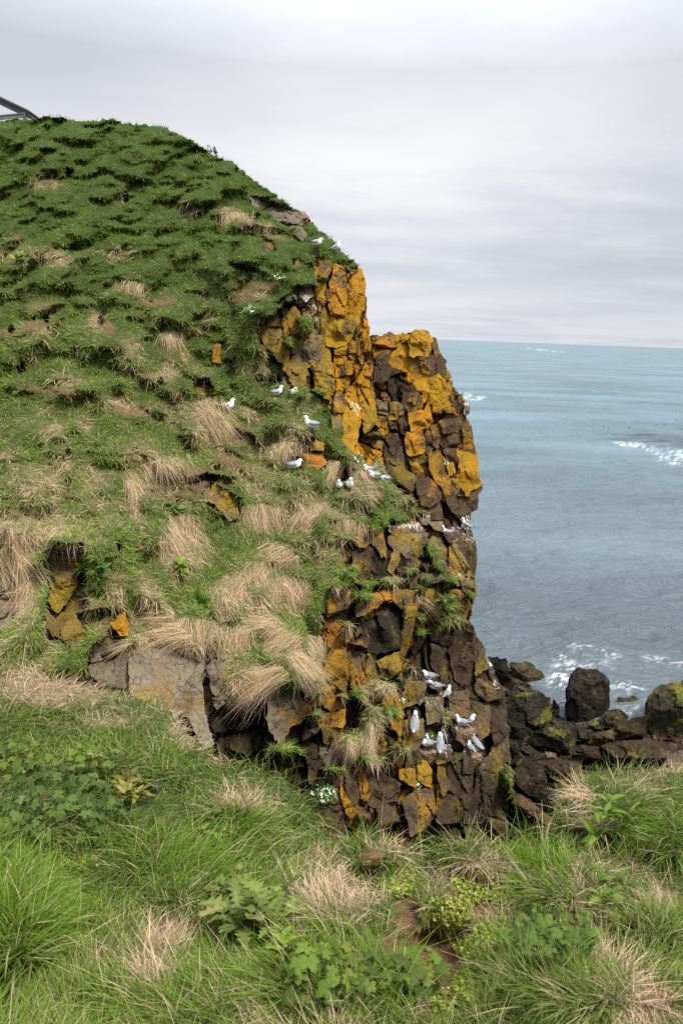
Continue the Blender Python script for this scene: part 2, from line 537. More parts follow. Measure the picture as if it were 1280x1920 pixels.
BLOCKS = [
    # the orange pinnacle below the skyline
    ('pin', 'O', .30, 0, '627,497 647,503 650,540 651,574 646,593 619,588 614,561 619,527'),
    ('pin', 'O', .25, .2, '650,504 679,507 683,535 685,558 675,585 654,596 651,569 648,537'),
    ('pin', 'O', .34, 0, '611,590 651,593 675,585 669,612 654,638 635,650 614,649 610,622'),
    ('pin', 'B', .12, 0, '685,561 687,585 680,620 667,638 662,625 675,585'),
    ('pin', 'O', .20, 0, '684,583 691,617 695,657 670,668 669,643 680,620'),
    ('pin', 'R', .30, 0, '595,479 620,484 620,505 611,519 598,503'),
    ('pin', 'O', .28, 0, '590,500 606,513 603,527 590,521'),
    ('pin', 'O', .34, 0, '590,532 608,532 615,556 606,574 592,561'),
    ('pin', 'Y', .26, 0, '562,529 577,532 592,556 600,585 590,585 577,556'),
    ('pin', 'G', .34, .35, '563,544 585,561 577,574 553,566'),
    ('pin', 'L', .30, .38, '574,574 590,574 600,590 598,622 577,627 574,596'),
    ('pin', 'L', .30, 0, '606,575 614,590 610,622 611,640 602,634 601,600'),
    ('pin', 'L', .34, 0, '488,601 529,598 532,630 531,684 508,661 489,632'),
    ('pin', 'Y', .30, 0, '529,580 539,585 542,649 540,692 532,690 531,596'),
    ('pin', 'L', .36, .25, '548,630 598,628 608,641 600,672 578,690 566,664 548,664'),
    ('pin', 'Y', .40, 0, '579,668 610,645 622,676 628,708 620,750 600,742 592,713'),
    ('pin', 'L', .42, 0, '547,668 566,665 577,692 571,721 553,729 539,702'),
    ('pin', 'O', .26, 0, '627,668 661,668 659,700 630,705'),
    ('pin', 'E', .26, 0, '663,687 697,676 697,729 664,721'),
    ('pin', 'O', .28, 0, '630,652 654,640 668,645 668,664 628,664'),
    ('pin', 'O', .40, 0, '648,716 659,732 675,766 675,793 662,851 646,846 635,809 644,766'),
    ('pin', 'Y', .26, 0, '670,724 699,734 706,788 684,812 678,777 672,748'),
    ('pin', 'Y', .24, 0, '628,712 646,712 640,738 629,742'),
    ('pin', 'B', .36, .15, '627,746 656,742 643,772 627,774'),
    ('pin', 'L', .30, .2, '622,780 636,776 644,800 634,815 624,800'),
    ('pin', 'Y', .3, 0, '539,590 552,575 570,600 572,628 546,628'),
    ('pin', 'G', .30, .2, '450,582 470,578 484,600 484,622 462,612'),
    ('pin', 'G', .22, .35, '466,600 484,604 488,632 478,640 462,618'),
    # outcrop on the skyline
    ('sky', 'G', .30, .40, '464,362 484,364 502,374 506,392 494,398 476,384'),
    ('sky', 'B', .20, .1, '505,376 532,378 533,388 506,388'),
    ('sky', 'G', .30, .35, '507,391 545,390 566,396 578,408 562,424 536,416 518,414 508,410'),
    ('sky', 'G', .25, .25, '545,424 562,424 576,440 566,450 550,438'),
    # the far stack beyond the gap
    ('stk', 'O', .30, 0, '780,617 789,618 804,626 811,639 806,652 802,665 769,667 767,639'),
    ('stk', 'O', .26, 0, '764,635 767,646 769,698 754,694 732,687 743,657 752,643'),
    ('stk', 'E', .34, 0, '769,667 802,665 815,674 816,707 798,711 771,709'),
    ('stk', 'B', .12, 0, '811,635 819,637 825,661 835,674 835,696 819,700 815,674 812,652'),
    ('stk', 'R', .26, 0, '706,639 721,627 738,624 743,637 745,650 727,652 706,646'),
    ('stk', 'O', .22, 0, '740,630 749,627 752,643 745,650'), ('stk', 'O', .20, 0, '752,625 769,628 765,635 753,643'),
    ('stk', 'B', .22, 0, '701,652 727,654 734,661 727,681 712,683 701,672'), ('stk', 'D', .40, 0, '703,688 725,685 729,709 714,718 703,713'),
    ('stk', 'O', .30, 0, '735,662 743,657 732,684 729,676'),
    ('stk', 'O', .34, 0, '771,712 803,711 805,729 802,744 791,755 789,737 778,724'), ('stk', 'D', .40, 0, '752,720 773,722 780,733 762,735 754,733'),
    ('stk', 'E', .50, 0, '755,737 784,736 791,755 789,768 767,777 758,762'), ('stk', 'O', .22, 0, '805,709 822,702 833,711 847,716 848,742 852,777 830,770 813,772 806,746'),
    ('stk', 'O', .10, 0, '830,698 841,695 845,709 833,711'), ('stk', 'B', .12, 0, '848,744 865,739 870,755 868,775 852,779 849,759'),
    ('stk', 'O', .46, 0, '767,777 791,770 798,790 798,801 771,808 768,790'), ('stk', 'O', .36, 0, '793,772 804,759 810,788 802,801 798,799'),
    ('stk', 'O', .50, 0, '760,812 789,807 795,821 793,851 767,853 760,836'), ('stk', 'B', .40, 0, '797,803 809,799 811,838 802,851 796,838'),
    ('stk', 'B', .34, 0, '808,799 822,799 824,821 819,840 811,832'), ('stk', 'B', .28, 0, '824,790 850,783 850,807 830,812'),
    ('stk', 'E', .20, 0, '850,783 869,779 869,799 865,816 852,807'), ('stk', 'B', .30, 0, '826,814 863,810 865,832 830,838'),
    ('stk', 'B', .12, 0, '870,777 878,790 887,818 889,847 872,840 865,818'), ('stk', 'D', .36, 0, '749,777 767,779 769,810 758,814 749,807'),
    ('stk', 'D', .45, 0, '721,818 745,815 752,843 749,860 721,856'), ('stk', 'Y', .45, 0, '730,755 745,755 746,783 731,785'), ('stk', 'L', .42, 0, '708,759 725,753 726,777 710,773'),
    ('stk', 'L', .42, 0, '747,757 757,757 756,775 748,777'), ('stk', 'G', .30, .4, '870,757 880,760 879,776 872,778'),
    ('stk', 'O', .30, 0, '858,840 888,840 894,856 898,887 902,910 888,915 874,929 865,917 859,896 860,863'),
    ('stk', 'B', .26, 0, '901,910 902,921 895,927 894,952 874,964 863,957 863,931 874,929 888,913'),
    ('stk', 'E', .50, 0, '804,852 825,849 834,882 849,915 860,952 858,967 842,957 827,934 818,906 804,875'),
    ('stk', 'O', .46, 0, '836,870 849,868 853,886 842,891'), ('stk', 'Y', .44, 0, '846,899 858,897 862,915 853,926'),
    ('stk', 'B', .60, 0, '783,920 802,896 825,920 823,938 804,950 790,943'), ('stk', 'B', .55, 0, '790,945 823,941 830,971 809,976 795,967'),
    ('stk', 'M', .55, 0, '722,840 755,840 760,882 781,892 771,924 734,901 724,887'), ('stk', 'E', .55, 0, '757,840 790,856 795,861 802,894 781,917 774,887'),
    ('stk', 'B', .35, 0, '830,842 856,842 858,868 840,866'), ('stk', 'D', .45, 0, '771,856 795,853 800,868 780,872'),
    ('stk', 'G', .60, .15, '685,787 696,814 682,822'), ('stk', 'L', .6, .2, '690,842 706,838 718,872 712,892 696,870'), ('stk', 'G', .5, .25, '700,826 716,828 716,846 702,840'),
    ('stk', 'D', .40, .36, '865,971 881,964 881,990 893,1023 894,1042 888,1098 872,1070 865,1032'), ('stk', 'B', .75, .30, '842,990 860,990 872,1027 870,1070 851,1056 846,1023'),
    ('stk', 'B', .9, .1, '827,1042 846,1004 856,1051 830,1060'), ('stk', 'E', .40, 0, '866,800 880,795 886,840 868,842'), ('stk', 'B', .45, 0, '830,925 845,920 858,950 846,955'),
    # mid ledge above the buttress
    ('led', 'L', .5, .3, '806,981 828,978 829,995 813,990'), ('led', 'B', .4, .25, '713,929 734,920 745,929 741,943 717,945'), ('led', 'B', .35, .1, '748,929 771,929 774,936 757,941'),
    ('led', 'G', .4, .35, '790,969 804,968 804,985 792,981'), ('led', 'B', .42, .42, '731,985 785,985 789,1002 734,1001'), ('led', 'L', .34, .05, '734,1004 760,1002 802,1002 790,1027 771,1065 771,1079 745,1072 743,1039 729,1016'),
    ('led', 'Y', .42, 0, '690,990 706,984 717,990 717,1016 706,1025 694,1016'), ('led', 'Y', .42, 0, '668,1002 688,992 692,1016 686,1022 675,1025'), ('led', 'Y', .46, 0, '706,1024 719,1010 724,1030 716,1042'), ('led', 'R', .6, 0, '708,1025 721,1018 723,1044'),
    ('led', 'D', .30, 0, '663,1039 687,1023 707,1034 704,1083 675,1084 663,1065'), ('led', 'K', .30, 0, '706,1034 722,1039 743,1027 747,1046 734,1074 710,1086 704,1070'), ('led', 'L', .42, 0, '735,1040 745,1028 748,1050 736,1072 728,1066'),
    ('led', 'G', .12, 0, '640,1023 663,1027 663,1074 640,1065'), ('led', 'B', .40, 0, '795,1058 823,1051 825,1070 804,1074'), ('led', 'Y', .42, 0, '790,1077 813,1079 799,1098 790,1098'), ('led', 'B', .5, 0, '812,1082 828,1077 832,1090 812,1092'),
    ('led', 'L', .30, .3, '858,1074 874,1086 890,1098 888,1117 870,1107'), ('led', 'Y', .30, 0, '843,1110 868,1106 886,1120 882,1150 866,1160 850,1140'), ('led', 'O', .36, 0, '798,1106 822,1104 824,1126 802,1128'), ('led', 'Y', .4, 0, '768,1082 781,1080 782,1100 770,1104'),
    # the lichened buttress with the dark square face
    ('but', 'R', .46, 0, '669,1136 688,1120 719,1106 744,1106 738,1124 714,1132 693,1146 672,1155'), ('but', 'Y', .52, .05, '740,1106 768,1108 787,1122 780,1141 754,1139 738,1124'), ('but', 'K', .10, 0, '672,1160 716,1132 737,1125 754,1141 754,1181 749,1214 707,1223 674,1218 665,1192'),
    ('but', 'Y', .44, 0, '756,1141 780,1143 777,1174 763,1211 754,1249 751,1221 755,1181'), ('but', 'Y', .36, 0, '707,1242 747,1225 751,1258 730,1272 714,1267'), ('but', 'O', .40, 0, '754,1237 770,1242 761,1270 749,1267'),
    ('but', 'Y', .28, 0, '667,1225 700,1225 709,1253 726,1289 690,1296 669,1286'), ('but', 'O', .40, 0, '593,1169 640,1150 669,1132 663,1180 649,1219 621,1214 610,1191'), ('but', 'R', .38, 0, '610,1245 621,1219 649,1222 652,1270 647,1295 627,1281 604,1270'),
    ('but', 'Y', .30, 0, '653,1197 663,1191 668,1253 658,1284 653,1262'), ('but', 'R', .62, .3, '613,1124 641,1104 666,1101 668,1127 644,1143 616,1152'), ('but', 'O', .52, 0, '585,1304 610,1270 628,1290 610,1318 587,1323'),
    ('but', 'E', .40, 0, '610,1323 630,1292 649,1290 644,1323 624,1332'), ('but', 'O', .46, 0, '599,1343 644,1332 642,1362 602,1362'), ('but', 'Y', .36, 0, '604,1366 640,1366 640,1396 610,1392'), ('but', 'O', .44, 0, '760,1188 770,1178 774,1204 764,1214'),
    ('but', 'O', .36, 0, '710,1374 744,1390 756,1427 747,1437 716,1421'), ('but', 'O', .40, 0, '751,1443 776,1443 776,1473 751,1459'), ('but', 'O', .46, 0, '779,1424 799,1430 807,1443 807,1474 785,1462'), ('but', 'O', .36, 0, '716,1306 748,1302 756,1340 748,1376 728,1352'),
    ('but', 'L', .40, 0, '761,1279 794,1279 798,1291 782,1314 754,1325'), ('but', 'L', .42, .2, '760,1352 790,1350 796,1378 779,1405 757,1396'), ('but', 'Y', .4, 0, '736,1346 756,1356 758,1392 746,1388'),
    # dark lower cliff with the kittiwake ledges
    ('low', 'D', .20, .1, '805,1178 885,1178 888,1200 840,1214 812,1200'), ('low', 'M', .30, 0, '810,1210 838,1216 850,1260 840,1292 824,1274 808,1244'), ('low', 'B', .28, .1, '842,1216 884,1206 892,1244 876,1290 852,1270'),
    ('low', 'L', .30, .1, '886,1185 908,1220 913,1249 892,1262 886,1220'), ('low', 'D', .45, .3, '892,1263 913,1251 941,1291 943,1310 912,1314 894,1300'), ('low', 'B', .30, .12, '886,1326 915,1320 922,1366 900,1386 884,1360'),
    ('low', 'D', .30, .1, '918,1322 945,1318 950,1376 926,1394 920,1360'), ('low', 'M', .32, .25, '897,1443 926,1400 950,1382 962,1490 947,1540 907,1527'), ('low', 'M', .36, .2, '822,1434 860,1421 862,1480 858,1540 819,1540'), ('low', 'D', .36, .2, '863,1455 891,1452 897,1546 866,1546'),
    ('low', 'M', .40, .35, '812,1402 842,1398 846,1424 820,1432'), ('low', 'E', .45, .35, '856,1360 884,1362 888,1384 872,1396 858,1384'), ('low', 'B', .42, .35, '872,1398 892,1400 886,1446 868,1446'), ('low', 'L', .42, .3, '798,1310 830,1308 826,1350 802,1356'),
    ('low', 'B', .34, .1, '840,1300 876,1296 880,1340 846,1346'), ('low', 'G', .3, .25, '798,1386 812,1400 816,1430 800,1428'),
    ('low', 'B', .30, 0, '596,1456 640,1446 664,1452 672,1500 632,1522 596,1504'), ('low', 'B', .34, .05, '668,1450 716,1452 748,1468 744,1498 708,1512 676,1500'), ('low', 'B', .42, 0, '707,1515 747,1499 756,1540 716,1546'),
    ('low', 'G', .42, 0, '588,1509 619,1515 632,1559 622,1580 601,1540'), ('low', 'D', .30, .1, '640,1526 700,1512 706,1546 660,1560'), ('low', 'E', .40, .1, '756,1502 790,1480 819,1474 822,1518 797,1552 772,1565'),
]
LOOSE = [  # name, kind, proud, guano, outline, label, category
    ('lichened_boulder', 'Y', .50, 0, '396,917 417,896 444,904 455,922 446,944 415,957 391,936', 'yellow lichened boulder sitting in a hollow of the grassy hill under dark turf', 'boulder'),
    ('small_boulder', 'G', .42, 0, '375,926 392,916 394,938 378,946', 'small grey stone tucked against the left side of the yellow lichened boulder', 'boulder'),
    ('angular_rock', 'L', .36, 0, '418,958 446,946 448,970 430,976', 'grey stone wedged below the yellow lichened boulder', 'rock'),
    ('brown_rock', 'B', .40, .1, '361,712 387,718 398,731 392,746 374,742', 'rounded brown rock poking out of turf above a lone sitting fulmar', 'rock'),
    ('lichened_rock', 'Y', .42, 0, '396,636 413,643 415,679 400,677', 'small upright yellow rock standing in green turf left of the grey columns', 'rock'),
    ('ledge_rock', 'B', .50, .15, '566,822 606,830 604,845 580,843 563,836', 'flat brown rock roofing the burrow of a resting fulmar', 'rock'),
    ('red_rock', 'R', .40, .2, '567,851 601,851 611,866 592,882 571,874', 'reddish brown rock with white droppings beside a resting fulmar', 'rock'),
    ('narrow_rock', 'B', .34, 0, '487,446 502,442 514,462 500,476 488,466', 'dark rock in the turf under a straw lip near the skyline ledge', 'rock'),
    ('pale_rock', 'L', .36, .4, '552,480 568,478 571,498 554,500', 'pale stone streaked white beneath a green tuft left of the pinnacle top', 'rock'),
    ('grey_boulder', 'S', .55, 0, '243,1232 285,1217 321,1220 361,1246 378,1275 384,1334 400,1396 380,1404 350,1340 300,1345 246,1300', 'large pale grey boulder with an orange lichen patch at the left foot of the cliff', 'boulder'),
    ('squat_boulder', 'G', .40, 0, '167,1247 239,1236 243,1290 187,1292 164,1270', 'squat grey boulder left of the boulder with the orange patch', 'boulder'),
    ('split_rock', 'G', .45, 0, '388,1250 402,1236 427,1250 427,1270 402,1307 393,1276', 'grey split rock between the big grey boulder and the hanging straw fan', 'rock'),
    ('split_rock', 'G', .35, 0, '399,1309 424,1295 427,1315 407,1328', 'small grey rock at the upper left corner of the dark cave', 'rock'),
    ('leaning_slab', 'G', .30, 0, '399,1217 419,1204 447,1247 427,1253', 'grey slab leaning under the turf lip right of the big grey boulder', 'rock'),
    ('spotted_boulder', 'S', .55, .12, '506,1290 534,1281 559,1284 562,1312 587,1326 573,1348 548,1362 530,1395 508,1372 500,1340', 'grey boulder with orange lichen spots overhanging the right side of the dark cave', 'boulder'),
    ('yellow_slab', 'Y', .40, 0, '85,1035 131,1022 157,1025 157,1061 140,1104 112,1147 90,1130 98,1101', 'tall yellow slab standing beside the long hanging straw at the left', 'rock'),
    ('stained_slab', 'L', .36, 0, '85,1150 140,1150 164,1189 152,1220 120,1206 98,1189', 'grey and yellow block directly under the tall yellow slab', 'rock'),
    ('wedge_rock', 'L', .30, 0, '141,1068 157,1066 160,1120 150,1148 122,1146', 'grey wedge squeezed between the yellow slab and the turf cave', 'rock'),
    ('cave_rock', 'O', .45, 0, '210,1170 233,1147 241,1170 239,1189 226,1192', 'orange stone at the right of the small turf cave', 'rock'),
    ('flat_stone', 'L', .40, 0, '177,1202 226,1193 228,1220 190,1226', 'flat grey stone below the small turf cave', 'rock'),
    ('wedge_stone', 'G', .40, 0, '166,1206 178,1204 190,1236 172,1240', 'narrow grey stone between the squat boulder and the yellow block', 'rock'),
    ('grey_rock', 'G', .35, 0, '3,1075 26,1078 30,1117 3,1122', 'upper grey rock at the left picture edge behind hanging straw', 'rock'),
    ('grey_rock', 'G', .35, 0, '-6,1125 26,1132 8,1156 -8,1158', 'middle grey wedge of the stones at the left edge', 'rock'),
    ('grey_rock', 'L', .30, 0, '-10,1168 26,1150 34,1180 -10,1192', 'lowest grey stone of those at the left edge above dark grass', 'rock'),
    ('dark_cave_rock', 'K', -1.0, 0, '420,1330 470,1312 506,1330 512,1376 470,1420 424,1404', 'rock wall inside the cave under the straw fan, coloured black for its shade', 'rock'),  # near-black kind paints the cave's shade into the stone
    ('cave_floor_rock', 'K', .10, 0, '486,1392 540,1378 580,1392 570,1440 510,1430', 'dark rock on the floor right of the cave mouth', 'rock'),
]
SHORE_ROCKS = [  # name, kind, outline, label, extra depth (m)
    ('shore_boulder', 'K', '914,1229 949,1235 955,1263 964,1285 949,1307 927,1263', 'black boulder at the waterline directly behind the guano streaked ledge', 1.5),
    ('shore_boulder', 'M', '955,1244 986,1241 1017,1257 1021,1282 1005,1297 971,1297 958,1266', 'rounded weed covered boulder at the waterline left of open foam', 1.2),
    ('algae_boulder', 'A', '946,1310 967,1301 1005,1294 1033,1310 1033,1347 1005,1366 983,1363 961,1335', 'broad boulder with a bright green algae top near the cliff', 0),
    ('wet_stone', 'K', '1036,1310 1049,1326 1042,1338 1033,1335', 'small black stone in the foam channel beside the tall black rock', .6),
    ('tall_black_rock', 'K', '1067,1266 1080,1251 1121,1257 1141,1272 1144,1329 1108,1351 1080,1357 1058,1347 1060,1285', 'tall square black rock standing alone in the foam', .5),
    ('wedge_boulder', 'A', '992,1376 1030,1360 1074,1351 1080,1360 1077,1397 1055,1410 1005,1397', 'wedge shaped dark boulder with green slope in front of the algae topped boulder', -.4),
    ('dark_boulder', 'K', '949,1329 980,1338 989,1379 971,1410 952,1379', 'dark upright boulder against the cliff foot', -.2),
    ('algae_stone', 'A', '1080,1363 1111,1369 1105,1391 1080,1385', 'yellow green algae stone right of the wedge boulder', -.3),
    ('olive_stone', 'A', '1097,1354 1121,1348 1124,1363 1105,1373', 'olive rounded stone at the foot of the tall black rock', 0),
    ('flat_dark_stone', 'M', '1105,1378 1149,1366 1152,1391 1108,1399', 'flat dark stone below the olive rounded stone', -.3),
    ('spotted_rock', 'M', '1130,1335 1161,1330 1180,1344 1161,1362 1130,1362', 'low rock spotted with white droppings right of the tall black rock', .2),
    ('pyramid_rock', 'M', '1155,1310 1192,1305 1205,1322 1192,1343 1155,1331', 'pyramid shaped brown rock at the waterline', .6),
    ('wet_stone', 'K', '1158,1288 1171,1285 1174,1297 1161,1301', 'tiny wave washed stone out in the foam', 1.6),
    ('brown_shore_rock', 'D', '1152,1356 1211,1341 1211,1379 1155,1387', 'dark brown rock between the spotted rock and the big right outcrop', 0),
    ('shore_outcrop', 'A', '1205,1335 1214,1301 1236,1285 1271,1276 1310,1285 1330,1320 1330,1390 1264,1390 1217,1374', 'big outcrop with green and white streaks at the right edge of the shore', .3),
    ('long_ledge', 'D', '1124,1399 1149,1391 1208,1385 1255,1391 1300,1401 1290,1420 1192,1431 1149,1428', 'long low dark ledge behind the right tussock', -.5),
    ('pale_boulder', 'G', '1246,1425 1264,1407 1300,1403 1330,1412 1326,1440 1250,1437', 'pale lichened boulder showing over the grass at the right edge', -17),
    ('brown_boulder', 'D', '961,1443 983,1419 1017,1438 1027,1463 1017,1504 983,1491 959,1472', 'big dark brown boulder in the gully beside the cliff foot', 0),
    ('flat_slab', 'D', '999,1426 1052,1422 1090,1430 1090,1470 1060,1480 1027,1462', 'flat dark slab above the black hollow in the gully', .1),
    ('fallen_slab', 'B', '958,1479 983,1494 1032,1530 1040,1556 1017,1548 964,1509', 'long fallen slab slanting down into the gully', -.4),
    ('gully_rock', 'D', '911,1531 952,1541 960,1566 914,1570', 'dark mossy rock at the gully bottom behind the middle tussock', -.6),
    ('pebble', 'G', '1020,1408 1042,1412 1044,1424 1022,1424', 'grey pebble lying below the wedge boulder', -.6),
    ('dark_boulder', 'K', '951,1382 968,1388 976,1420 958,1436 946,1410', 'lower dark block between the cliff and the big brown boulder', -.3),
    ('dark_stone', 'D', '1085,1396 1122,1400 1126,1424 1090,1424', 'dark stone just behind the tip of the right tussock', -.5),
    ('gully_rock', 'K', '1020,1490 1060,1478 1064,1530 1034,1532', 'black rock in the hollow right of the fallen slab', -.3),
]


def cover_mask(u, v):
    c = np.zeros(np.shape(u), bool)
    for b in BLOCKS:
        if b[0] != 'stk':
            c |= in_poly(u, v, PL(b[4]))
    for b in LOOSE:
        c |= in_poly(u, v, PL(b[4]))
    return c
# ------------------------------------------------------------------ sea
def build_sea():
    vs = np.concatenate([np.array([653.2, 653.8, 655]), np.arange(657, 760, 2.2), np.arange(760, 1420, 2.6), np.arange(1420, 1900, 24)])
    us = np.concatenate([np.arange(-900, 600, 60), np.arange(600, 1330, 4.2), np.arange(1330, 2300, 60)])
    U, V = np.meshgrid(us, vs)
    # rows follow the tilted horizon; every sample is dropped on the flat plane z = 0
    Vt = V + (U - 1280) * math.tan(ROLL) * 1.0
    D = unproj(U, Vt, np.ones_like(U)) - CAM
    k = EYE / np.maximum(-D[..., 2], 1e-4)
    k = np.minimum(k, 40000)
    P = CAM + D * k[..., None]
    P[..., 2] = 0
    X, Y = P[..., 0].ravel(), P[..., 1].ravel()
    dist = np.hypot(X, Y)
    def q(sx, sy, rot):
        c, s = math.cos(rot), math.sin(rot)
        return np.stack([(X * c + Y * s) * sx, (-X * s + Y * c) * sy, X * 0], 1)
    z = 0
    for lam, amp, rot, seed in ((9.0, .18, .35, 1), (4.2, .21, .2, 2), (2.0, .17, .5, 3), (1.05, .095, .1, 4), (0.55, .045, .6, 5)):
        w = vnoise(q(.62 / lam, 1.15 / lam, rot), seed)
        w = 1 - 2 * np.abs(w)                       # peaked crests
        fade = 1 - sstep(lam * 60, lam * 200, dist)
        z = z + amp * w * fade
    z = z * 0.9
    P[..., 2] = z.reshape(U.shape)
    P[-1, :, 0] = np.linspace(-500, 500, U.shape[1]); P[-1, :, 1] = -120; P[-1, :, 2] = 0
    # white water: streaky near the shore, one breaking reef farther out on the right
    nf = np.clip(1 - np.abs(fbm(q(1.5, 2.6, .3), 27, 5, .62)) * 7, 0, 1)
    nz = fbm(q(.9, 2.0, .3), 21, 5, .6); nz2 = fbm(q(.22, .5, .3), 31, 3)
    ridge = 1 - np.abs(nz) * 9
    near = (1 - sstep(32, 40, dist)) * 0.30
    foam = nf * np.clip(ridge + .4, 0, 1) * np.clip(near + nz2 * 0.55 - 0.34, 0, 1) * 1.2
    def at_px(u, v, ru, rv):
        return ellipses(U.ravel(), Vt.ravel(), [(u, v, ru, rv, 6)], .6)
    foam = np.maximum(foam, np.clip(at_px(1275, 862, 44, 11) * (nf * .8 + nz * 1.2), 0, 1))
    foam = np.maximum(foam, np.clip(at_px(1190, 838, 50, 5) * (nf * .6 + nz), 0, 1))
    foam = np.maximum(foam, np.clip(at_px(880, 745, 26, 6) * (nf * .5 + nz), 0, 1))
    foam = np.maximum(foam, np.clip(at_px(1015, 656, 40, 1.0) * (0.1 + nz), 0, .25))
    for e in ((1115, 1238, 50, 16), (1060, 1270, 30, 40), (1165, 1300, 45, 12), (1045, 1330, 14, 30), (1235, 1245, 45, 14), (1100, 1262, 40, 9)):
        foam = np.maximum(foam, np.clip(at_px(*e) * nf * (.55 + nz * 1.6), 0, 1))
    reef = at_px(1230, 826, 85, 13) * np.clip(.6 + nz2 * 1.2, 0, 1)
    h, w = U.shape
    idx = np.arange(h * w).reshape(h, w)
    F = np.stack([idx[:-1, :-1], idx[1:, :-1], idx[1:, 1:], idx[:-1, 1:]], -1).reshape(-1, 4)
    m, nt, out = mat_new('sea_water')
    pos = N(nt, 'ShaderNodeNewGeometry')
    fa = N(nt, 'ShaderNodeAttribute', attribute_name='foam')
    ra = N(nt, 'ShaderNodeAttribute', attribute_name='reef')
    sx = N(nt, 'ShaderNodeSeparateXYZ'); L(nt, pos.outputs['Position'], sx.inputs[0])
    dy = math_(nt, 'DIVIDE', sx.outputs['Y'], 400.0, clamp=True)
    deep = ramp(nt, [(0.06, (0.062, 0.080, 0.092)), (0.14, (0.082, 0.120, 0.140)), (0.35, (0.080, 0.138, 0.165)), (1.0, (0.085, 0.145, 0.172))], dy)
    big = N(nt, 'ShaderNodeTexNoise', Scale=0.035, Detail=4.0)
    mp = N(nt, 'ShaderNodeMapping'); mp.inputs['Scale'].default_value = (0.5, 1.6, 1)
    L(nt, pos.outputs['Position'], mp.inputs[0]); L(nt, mp.outputs[0], big.inputs['Vector'])
    col = mixc(nt, 1.0, deep.outputs[0], ramp(nt, [(0.3, 0.6), (0.7, 1.35)], big.outputs[0]).outputs[0], 'MULTIPLY')
    col = mixc(nt, ra.outputs['Fac'], col, (0.012, 0.02, 0.025))
    b = N(nt, 'ShaderNodeBsdfPrincipled', Roughness=0.36, IOR=1.33)
    L(nt, col, b.inputs['Base Color'])
    w1 = N(nt, 'ShaderNodeTexNoise', Scale=1.0, Detail=5.0, Roughness=0.6)
    m1 = N(nt, 'ShaderNodeMapping'); m1.inputs['Scale'].default_value = (1.6, 4.0, 1); m1.inputs['Rotation'].default_value = (0, 0, -.3)
    L(nt, pos.outputs['Position'], m1.inputs[0]); L(nt, m1.outputs[0], w1.inputs['Vector'])
    w2 = N(nt, 'ShaderNodeTexNoise', Scale=0.34, Detail=6.0, Roughness=0.62)
    m2 = N(nt, 'ShaderNodeMapping'); m2.inputs['Scale'].default_value = (0.75, 1.25, 1); m2.inputs['Rotation'].default_value = (0, 0, -.25)
    L(nt, pos.outputs['Position'], m2.inputs[0]); L(nt, m2.outputs[0], w2.inputs['Vector'])
    hh = math_(nt, 'ADD', math_(nt, 'MULTIPLY', w1.outputs[0], 0.06), math_(nt, 'MULTIPLY', w2.outputs[0], 0.85))
    bp = N(nt, 'ShaderNodeBump', Strength=1.0, Distance=1.3)
    L(nt, hh, bp.inputs['Height']); L(nt, bp.outputs[0], b.inputs['Normal'])
    fo = N(nt, 'ShaderNodeBsdfPrincipled', Roughness=0.9)
    fo.inputs['Base Color'].default_value = (0.72, 0.75, 0.76, 1)
    mx = N(nt, 'ShaderNodeMixShader')
    L(nt, math_(nt, 'MULTIPLY', fa.outputs['Fac'], 0.85, clamp=True), mx.inputs[0])
    L(nt, b.outputs[0], mx.inputs[1]); L(nt, fo.outputs[0], mx.inputs[2])
    L(nt, mx.outputs[0], out.inputs[0])
    o = mesh_np('sea', P.reshape(-1, 3), F[:, ::-1], m, attrs={'foam': foam, 'reef': reef}, smooth=True)
    tag(o, kind='structure')


build_sea()

# ------------------------------------------------------------------ rock kinds: stone colour, lichen colour, lichen amount
KIND = {
    'O': ((.095, .066, .038), (.42, .195, .008), .78),
    'R': ((.130, .092, .062), (.40, .140, .015), .56),
    'Y': ((.125, .098, .058), (.26, .155, .018), .60),
    'L': ((.140, .116, .078), (.22, .150, .032), .48),
    'G': ((.138, .112, .078), (.25, .155, .03), .26),
    'S': ((.165, .136, .096), (.32, .155, .02), .32),
    'B': ((.080, .050, .027), (.32, .165, .02), .28),
    'E': ((.090, .060, .037), (.34, .165, .015), .48),
    'D': ((.042, .029, .017), (.17, .12, .025), .28),
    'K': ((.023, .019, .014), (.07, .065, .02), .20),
    'A': ((.034, .029, .022), (.16, .175, .025), .46),
    'M': ((.054, .041, .021), (.11, .095, .024), .40),
}


def rock_attrs(n, kind, jitter=0.0, guano=None):
    b, l, a = KIND[kind]
    return {'base': np.tile(np.array(b), (n, 1)), 'lich': np.tile(np.array([*l, a]), (n, 1)),
            'guano': np.zeros(n) if guano is None else guano}


